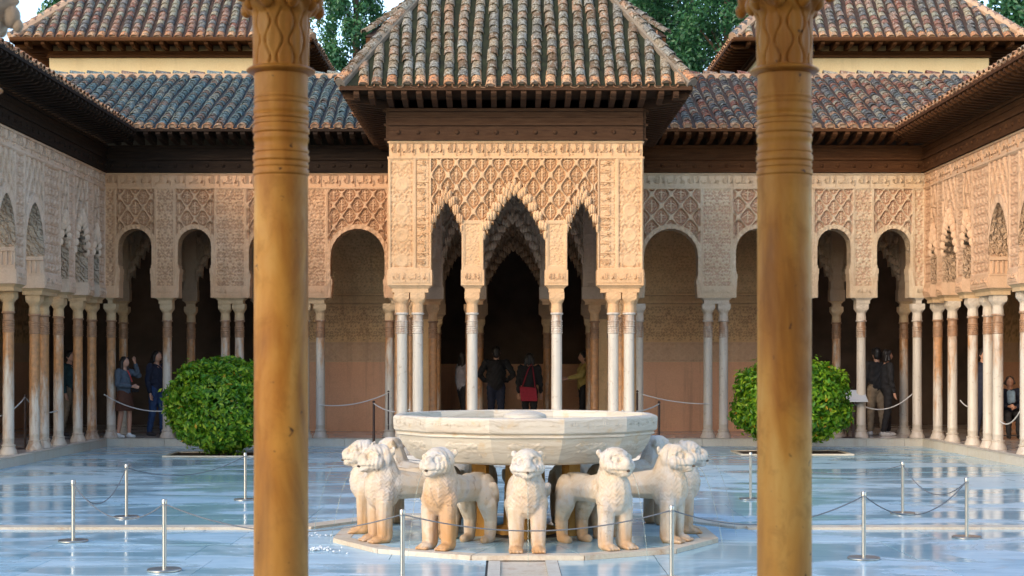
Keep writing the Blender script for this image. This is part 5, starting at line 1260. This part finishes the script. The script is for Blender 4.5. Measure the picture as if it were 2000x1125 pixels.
def big_tree(nm, label, x, y, zt, rad, zb, n, mt, size, cone=0.55, seed=0, clumps=110):
    t = thing(nm, label, 'tree', (x, y, 0), 0, 'trees beyond the roofs'); g = np.random.default_rng(seed)
    cz = zb + (zt - zb) * g.random(clumps) ** 0.9; f = (cz - zb) / (zt - zb); prof = rad * np.minimum(1, (1 - f) * 1.0 / cone + 0.05) ** 0.7
    ca = g.random(clumps) * 2 * pi; cr = prof * np.sqrt(g.random(clumps)) * 0.95; cs = rad * g.uniform(0.16, 0.34, clumps)
    c = np.stack([cr * np.cos(ca), cr * np.sin(ca), cz], 1); k = g.integers(0, clumps, n)
    d = g.normal(size=(n, 3)); d /= np.linalg.norm(d, axis=1, keepdims=True)
    p = c[k] + d * (cs[k] * g.random(n) ** 0.4)[:, None] * np.array([1, 1, 1.7])
    nmv = d + g.normal(0, 0.5, (n, 3)); rv = np.clip(0.5 * g.random(n) + 0.35 * (d[:, 2] * .5 + .5) + 0.25 * (g.random(clumps)[k] - .5) + .1, 0, 1)
    ob('crown', leaves('crown', p, nmv, np.full(n, size), mt, 0.5, rv), t)
    b = MB(); b.tube([(0, 0, 0), (0.05, 0.03, zb), (0, 0, zt * 0.85)], [0.32, 0.26, 0.05], 8)
    for q in range(0, clumps, 6): b.tube([(0, 0, max(zb, c[q][2] - 1.2)), tuple(c[q])], [0.07, 0.02], 5)
    ob('trunk', b.mesh('trunk', M['bark'], 60), t)
big_tree('cypress_tree', 'dense dark green cypress rising left of the pavilion roof', wx(695, 50), 50, 17, 1.15, 6, 30000, M['cyp'], 0.15, 0.3, 1, 240)
big_tree('broadleaf_tree', 'thin pale green tree beside the left cypress, sky showing through', wx(612, 56), 56, 15.0, 1.6, 8, 1500, M['light_leaf'], 0.22, 0.8, 2, 50)
big_tree('cypress_tree', 'wide dark conifer right of the pavilion roof', wx(1285, 52), 52, 19, 2.3, 6, 40000, M['cyp'], 0.17, 0.3, 3, 240)
big_tree('cypress_tree', 'dark conifer with drooping boughs between pavilion and right building', wx(1420, 50), 50, 18, 1.7, 6, 26000, M['cyp'], 0.16, 0.3, 4, 160)
big_tree('cypress_tree', 'tall conifer farther back, seen between the two right conifers', wx(1352, 62), 62, 22, 2.2, 8, 16000, M['cyp'], 0.2, 0.3, 5, 140)
big_tree('broadleaf_tree', 'green tree above the right end of the right rear roof', wx(2010, 56), 56, 15.6, 3.4, 7, 14000, M['cyp'], 0.26, 0.8, 6, 110)
big_tree('broadleaf_tree', 'dark tree tip behind the ridge of the left rear roof', wx(115, 58), 58, 15.2, 1.2, 9, 4000, M['cyp'], 0.24, 0.6, 7, 60)

# ================================================================== people
SK = m_plain('skin', (0.50, 0.27, 0.18), 0.5); HAIR = m_plain('dark_hair', (0.012, 0.009, 0.008), 0.5)
def cloth(nm, c): return m_plain(nm, c, 0.85, 0, 0.15, 25)
def hand(P_, w_, d, side):
    """palm and five bent fingers at wrist w_, pointing along d"""
    w_, d = Vector(w_), Vector(d).normalized(); a = Vector((0, -1, 0)) if abs(d.y) < .8 else Vector((1, 0, 0)); u = d.cross(a).normalized(); v = u.cross(d)
    P_.append(('c', w_, 0.024, w_ + d * 0.06, 0.030))
    for k, (o_, l) in enumerate(((-.028, .055), (-.010, .068), (.010, .064), (.027, .048))):
        p = w_ + d * 0.085 + u * o_; m_ = p + d * l * .55; P_.append(('chain', [(p, 0.0105), (m_, 0.010), (m_ + d * l * .35 + v * l * .3, 0.0085)]))
    p = w_ + d * 0.035 - u * 0.03 * side; P_.append(('chain', [(p, 0.012), (p + d * .03 - u * .02 * side, 0.0105), (p + d * .055 - u * .02 * side, 0.009)]))
def person(label, x, y, z, rz, h, top, bottom, hairlen=0.0, arms=None, skirt=False, sit=False, bag=None, shoe=(0.05, 0.04, 0.04), step=0.06, broad=1.0, hairmt=None, cardigan=None):
    """standing or seated figure facing -y in its own frame"""
    k = h / 1.70; t = thing('person', label, 'person', (x, y, z), rz)
    V3 = lambda a, b, c: Vector((a * k, b * k, c * k))
    sw = 0.185 * broad
    if not sit:
        hipz = 0.90; hips = [V3(s * 0.09, 0, hipz) for s in (-1, 1)]; knees = [V3(s * 0.095, -0.02 - s * step * .5, 0.49) for s in (-1, 1)]; ank = [V3(s * 0.10, 0.02 - s * step, 0.085) for s in (-1, 1)]; dz = 0.0
    else:
        hipz = 0.50; dz = hipz - 0.90; hips = [V3(s * 0.09, 0, hipz) for s in (-1, 1)]; knees = [V3(s * 0.10, -0.44, 0.50) for s in (-1, 1)]; ank = [V3(s * 0.10, -0.46, 0.10) for s in (-1, 1)]
    sh = [V3(s * sw, 0.01, 1.39 + dz) for s in (-1, 1)]
    if arms is None: arms = {}
    el = {}; wr_ = {}
    for i, s in enumerate((-1, 1)):
        e, w_ = arms.get(s, ((s * 0.24, 0.02, 1.10), (s * 0.24, -0.05, 0.85)))
        el[i] = V3(e[0], e[1], e[2] + dz); wr_[i] = V3(w_[0], w_[1], w_[2] + dz)
    hd = V3(0, -0.015, 1.585 + dz)
    B_ = [('c', V3(0, 0.01, 1.40 + dz), 0.058 * k, V3(0, 0, 1.52 + dz), 0.052 * k), ('e', hd, (0.076 * k, 0.095 * k, 0.112 * k)), ('e', V3(0, -0.045, 1.535 + dz), (0.05 * k, 0.052 * k, 0.05 * k)),
          ('c', V3(0, -0.105, 1.60 + dz), 0.010 * k, V3(0, -0.118, 1.565 + dz), 0.015 * k), ('c', V3(-.02, -.10, 1.53 + dz), 0.009 * k, V3(.02, -.10, 1.53 + dz), 0.009 * k),
          ('c', V3(0, 0, 0.95 + dz), 0.125 * k, V3(0, 0, 1.30 + dz), 0.13 * k), ('c', V3(-.12, 0, 1.36 + dz), .06 * k, V3(.12, 0, 1.36 + dz), .06 * k)]
    for s in (-1, 1): B_ += [('e', V3(s * .077, 0.005, 1.58 + dz), (.013 * k, .022 * k, .03 * k)), ('e', V3(s * .03, -.088, 1.60 + dz), (.013 * k, .008 * k, .009 * k))]
    for i in (0, 1):
        B_ += [('chain', [(sh[i], .05 * k), (el[i], .037 * k), (wr_[i], .026 * k)]), ('chain', [(hips[i], .085 * k), (knees[i], .055 * k), (knees[i].lerp(ank[i], .3), .056 * k), (ank[i], .037 * k)])]
        hand(B_, wr_[i], wr_[i] - el[i], -1 if i else 1)
        B_.append(('c', ank[i] - V3(0, -.02, .04), .035 * k, ank[i] - V3(0, .13, .055), .03 * k))
    ob('body', blob('body', B_, 0.011, SK, 2), t)
    J = [('c', V3(0, .01, 0.98 + dz), .15 * k * broad, V3(0, .01, 1.28 + dz), .155 * k * broad), ('c', V3(-.13, .01, 1.365 + dz), .078 * k, V3(.13, .01, 1.365 + dz), .078 * k), ('e', V3(0, .01, 1.14 + dz), (.185 * k * broad, .125 * k, .25 * k))]
    for i in (0, 1):
        wv = el[i].lerp(wr_[i], .88); J.append(('chain', [(sh[i], .072 * k), (el[i], .06 * k), (wv, .045 * k)]))
    ob('jacket', blob('jacket', J, 0.016, top, 4, lambda co, no: 0.006 * np.sin(co[:, 2] * 48 + 6 * np.sin(co[:, 0] * 14))), t)
    if skirt:
        b = MB(); n = 28; V = []; pr_ = [(0.14, .10, 1.03), (0.165, .125, .95), (.195, .15, .82), (.215, .165, .68), (.225, .17, .57), (.215, .16, .571)]
        for rx, ry, zz in pr_:
            for q in range(n): a = 2 * pi * q / n; f = 1 + .02 * math.sin(7 * a) * (1.03 - zz) * 2; V.append((rx * f * k * math.cos(a), ry * f * k * math.sin(a), zz * k))
        b.add(V, [(r_ * n + q, r_ * n + (q + 1) % n, (r_ + 1) * n + (q + 1) % n, (r_ + 1) * n + q) for r_ in range(len(pr_) - 1) for q in range(n)]); ob('skirt', b.mesh('skirt', bottom, 60), t)
    else:
        Q = [('e', V3(0, .01, hipz + .04), (.17 * k, .125 * k, .13 * k))]
        for i in (0, 1): Q.append(('chain', [(hips[i], .105 * k), (knees[i], .073 * k), (ank[i] + V3(0, 0, .03), .058 * k)]))
        ob('trousers', blob('trousers', Q, 0.016, bottom, 4, lambda co, no: 0.004 * np.sin(co[:, 2] * 60 + 5 * np.sin(co[:, 0] * 20))), t)
    sm_ = cloth('shoe_' + str(len(bpy.data.materials)), shoe)
    for i in (0, 1):
        a = ank[i]; me = blob('shoe', [('c', a - V3(0, -.03, .045), .042 * k, a - V3(0, .10, .052), .038 * k), ('c', a - V3(0, 0, .0), .043 * k, a - V3(0, .02, .04), .043 * k), ('c', a - V3(-.0, .12, .055), .034 * k, a - V3(0, .15, .058), .028 * k)], 0.011, sm_, 2); ob('shoe', me, t)
    H = [('e', hd + V3(0, .03, .03), (.086 * k, .092 * k, .102 * k)), ('e', hd + V3(0, .05, -.03), (.08 * k, .06 * k, .09 * k))]
    for s in (-1, 1): H.append(('c', hd + V3(s * .05, -.035, .085), .03 * k, hd + V3(s * .075, .01, .0), .026 * k))
    if hairlen:
        for s in (-1, 0, 1): H.append(('c', hd + V3(s * .065, .055, 0), .045 * k, hd + V3(s * .085, .075, -hairlen), .035 * k))
        for s in (-1, 1): H.append(('c', hd + V3(s * .08, .01, .02), .026 * k, hd + V3(s * .10, .0, -hairlen * .9), .028 * k))
    else: pass
    # keep the face clear of hair
    hm = blob('hair', H, 0.012, hairmt or HAIR, 2, lambda co, no: 0.003 * np.sin(co[:, 0] * 160)); ob('hair', hm, t)
    return t, k
denim = cloth('denim', (0.075, 0.10, 0.13)); brown = cloth('brown_corduroy', (0.085, 0.032, 0.016)); navy = cloth('navy', (0.012, 0.016, 0.035)); teal = cloth('dark_teal', (0.012, 0.04, 0.045)); beige = cloth('beige', (0.22, 0.16, 0.10)); black = cloth('black', (0.012, 0.011, 0.012)); grey = cloth('pale_grey', (0.25, 0.24, 0.26)); yellow = cloth('dull_yellow', (0.38, 0.27, 0.07)); jeans = cloth('blue_jeans', (0.02, 0.05, 0.13)); white = cloth('white_cotton', (0.7, 0.7, 0.68))
zf = 0.139
t, k = person('woman in denim jacket and brown skirt shading her eyes by the left columns', wx(243, 30.15), 30.15, zf, R(62), 1.56, denim, brown, 0.26, {1: ((0.33, -0.10, 1.30), (0.14, -0.16, 1.58)), -1: ((-0.23, -0.02, 1.12), (-0.02, -0.21, 1.08))}, True, shoe=(0.62, 0.66, 0.68))
b = MB(); b.tube([(-.06, -.13, 1.30), (-.03, -.165, 1.20), (0.0, -.19, 1.08)], 0.012, 6); ob('red_strap', b.mesh('red_strap', cloth('red_strap', (.5, .06, .05)), 60), t)
b = MB(); b.box(.03, .13, -.24, -.16, .88, .96); b.tube([(.08, -.24, .92), (.08, -.27, .92)], .03, 10); ob('camera', b.mesh('camera', black), t)
person('man in dark teal jacket and beige trousers behind the left gallery columns', wx(136, 30.9), 30.9, zf, R(75), 1.68, teal, beige, 0, step=.1)
person('person in navy coat and blue jeans behind the leftmost far column', wx(306, 30.9), 30.9, zf, R(60), 1.68, navy, jeans, .1, step=.08)
t, k = person('dark figure with red shoulder bag standing in the central doorway', wx(1034, 32.2), 32.2, zf, R(170), 1.64, black, black, .12, step=.09)
b = MB(); b.extr([(-.20, .66), (.14, .66), (.17, .96), (-.17, .93)], 'y', .15, .23); b.tube([(-.15, .19, .94), (-.10, .16, 1.30), (-.06, .10, 1.42), (.0, .17, 1.30), (.12, .19, .95)], .012, 6); ob('red_bag', b.mesh('red_bag', cloth('red_leather', (.28, .015, .03)), 40), t); t.children[-1].rotation_euler = (0, 0, 0)
person('broad dark figure with hands at the waist left of the doorway centre', wx(969, 32.6), 32.6, zf, R(185), 1.78, black, navy, 0, {1: ((.34, .05, 1.14), (.2, -.06, 1.0)), -1: ((-.34, .05, 1.14), (-.2, -.06, 1.0))}, broad=1.12)
person('slim figure in pale top and dark trousers at the left of the doorway', wx(905, 33.6), 33.6, zf, R(120), 1.66, grey, black, .2, step=.1)
person('figure in dull yellow top reaching sideways behind the right pavilion columns', wx(1140, 33.4), 33.4, zf, R(-80), 1.68, yellow, black, 0, {1: ((.24, -.12, 1.18), (.16, -.38, 1.12))})
person('person in beige trousers in the dark behind the right corner arch', wx(1712, 31.0), 31.0, zf, R(190), 1.74, black, beige, 0, step=.07, shoe=(.45, .45, .47))
person('figure in black with white shoes in the dark right corner bay', wx(1732, 30.9), 30.9, zf, R(100), 1.7, black, black, .1, step=.09, shoe=(.6, .58, .55))
person('standing person in navy suit mostly hidden by right gallery columns', wx(1921, 29.2), 29.2, zf, R(20), 1.72, navy, navy, 0)
hb = m_plain('brown_hair', (0.05, 0.028, 0.018), .5)
WX, WY = wx(1972, 29.9), 29.9
t, k = person('seated woman in navy jacket with patterned scarf in a wheelchair', WX, WY, zf, R(-8), 1.55, navy, black, 0.03, {1: ((.27, -.08, 1.12), (.07, -.28, 1.06)), -1: ((-.27, -.08, 1.12), (-.07, -.28, 1.08))}, sit=True, shoe=(.02, .02, .02), hairmt=hb)
ob('scarf', blob('scarf', [('c', (-.03, -.13, .88), .05, (-.03, -.17, .70), .045), ('c', (.04, -.13, .88), .045, (.04, -.17, .72), .045)], .014, cloth('blue_scarf', (.22, .32, .42)), 2), t)
wc = thing('wheelchair', 'black wheelchair under the seated woman in the right gallery', 'wheelchair', (WX, WY, zf), R(-8))
bxo('seat', black, wc, -.22, .22, -.25, .2, .33, .37); bxo('backrest', black, wc, -.22, .22, .17, .20, .37, .85)
for s in (-1, 1):
    b = MB(); b.tube([(s * .28, .08 + .29 * math.cos(2 * pi * i / 24), .30 + .29 * math.sin(2 * pi * i / 24)) for i in range(25)], .016, 6, cap=False)
    for i in range(8): a = 2 * pi * i / 8; b.tube([(s * .28, .08, .30), (s * .28, .08 + .28 * math.cos(a), .30 + .28 * math.sin(a))], .004, 4)
    ob('wheel', b.mesh('wheel', black, 60), wc)
    b = MB(); b.tube([(s * .24, -.36 + .07 * math.cos(2 * pi * i / 12), .085 + .07 * math.sin(2 * pi * i / 12)) for i in range(13)], .014, 6, cap=False); ob('caster', b.mesh('caster', black, 60), wc)
    b = MB(); b.tube([(s * .25, .18, .95), (s * .25, .18, .35), (s * .25, -.28, .35), (s * .22, -.42, .12), (s * .20, -.52, .10)], .012, 6); b.tube([(s * .25, .17, .58), (s * .25, -.22, .58), (s * .25, -.26, .35)], .012, 6); b.tube([(s * .25, .18, .93), (s * .25, .30, .93)], .015, 6); ob('side_frame', b.mesh('side_frame', M['steel'], 60), wc)
bxo('footplate', black, wc, -.2, .2, -.58, -.46, .07, .085)
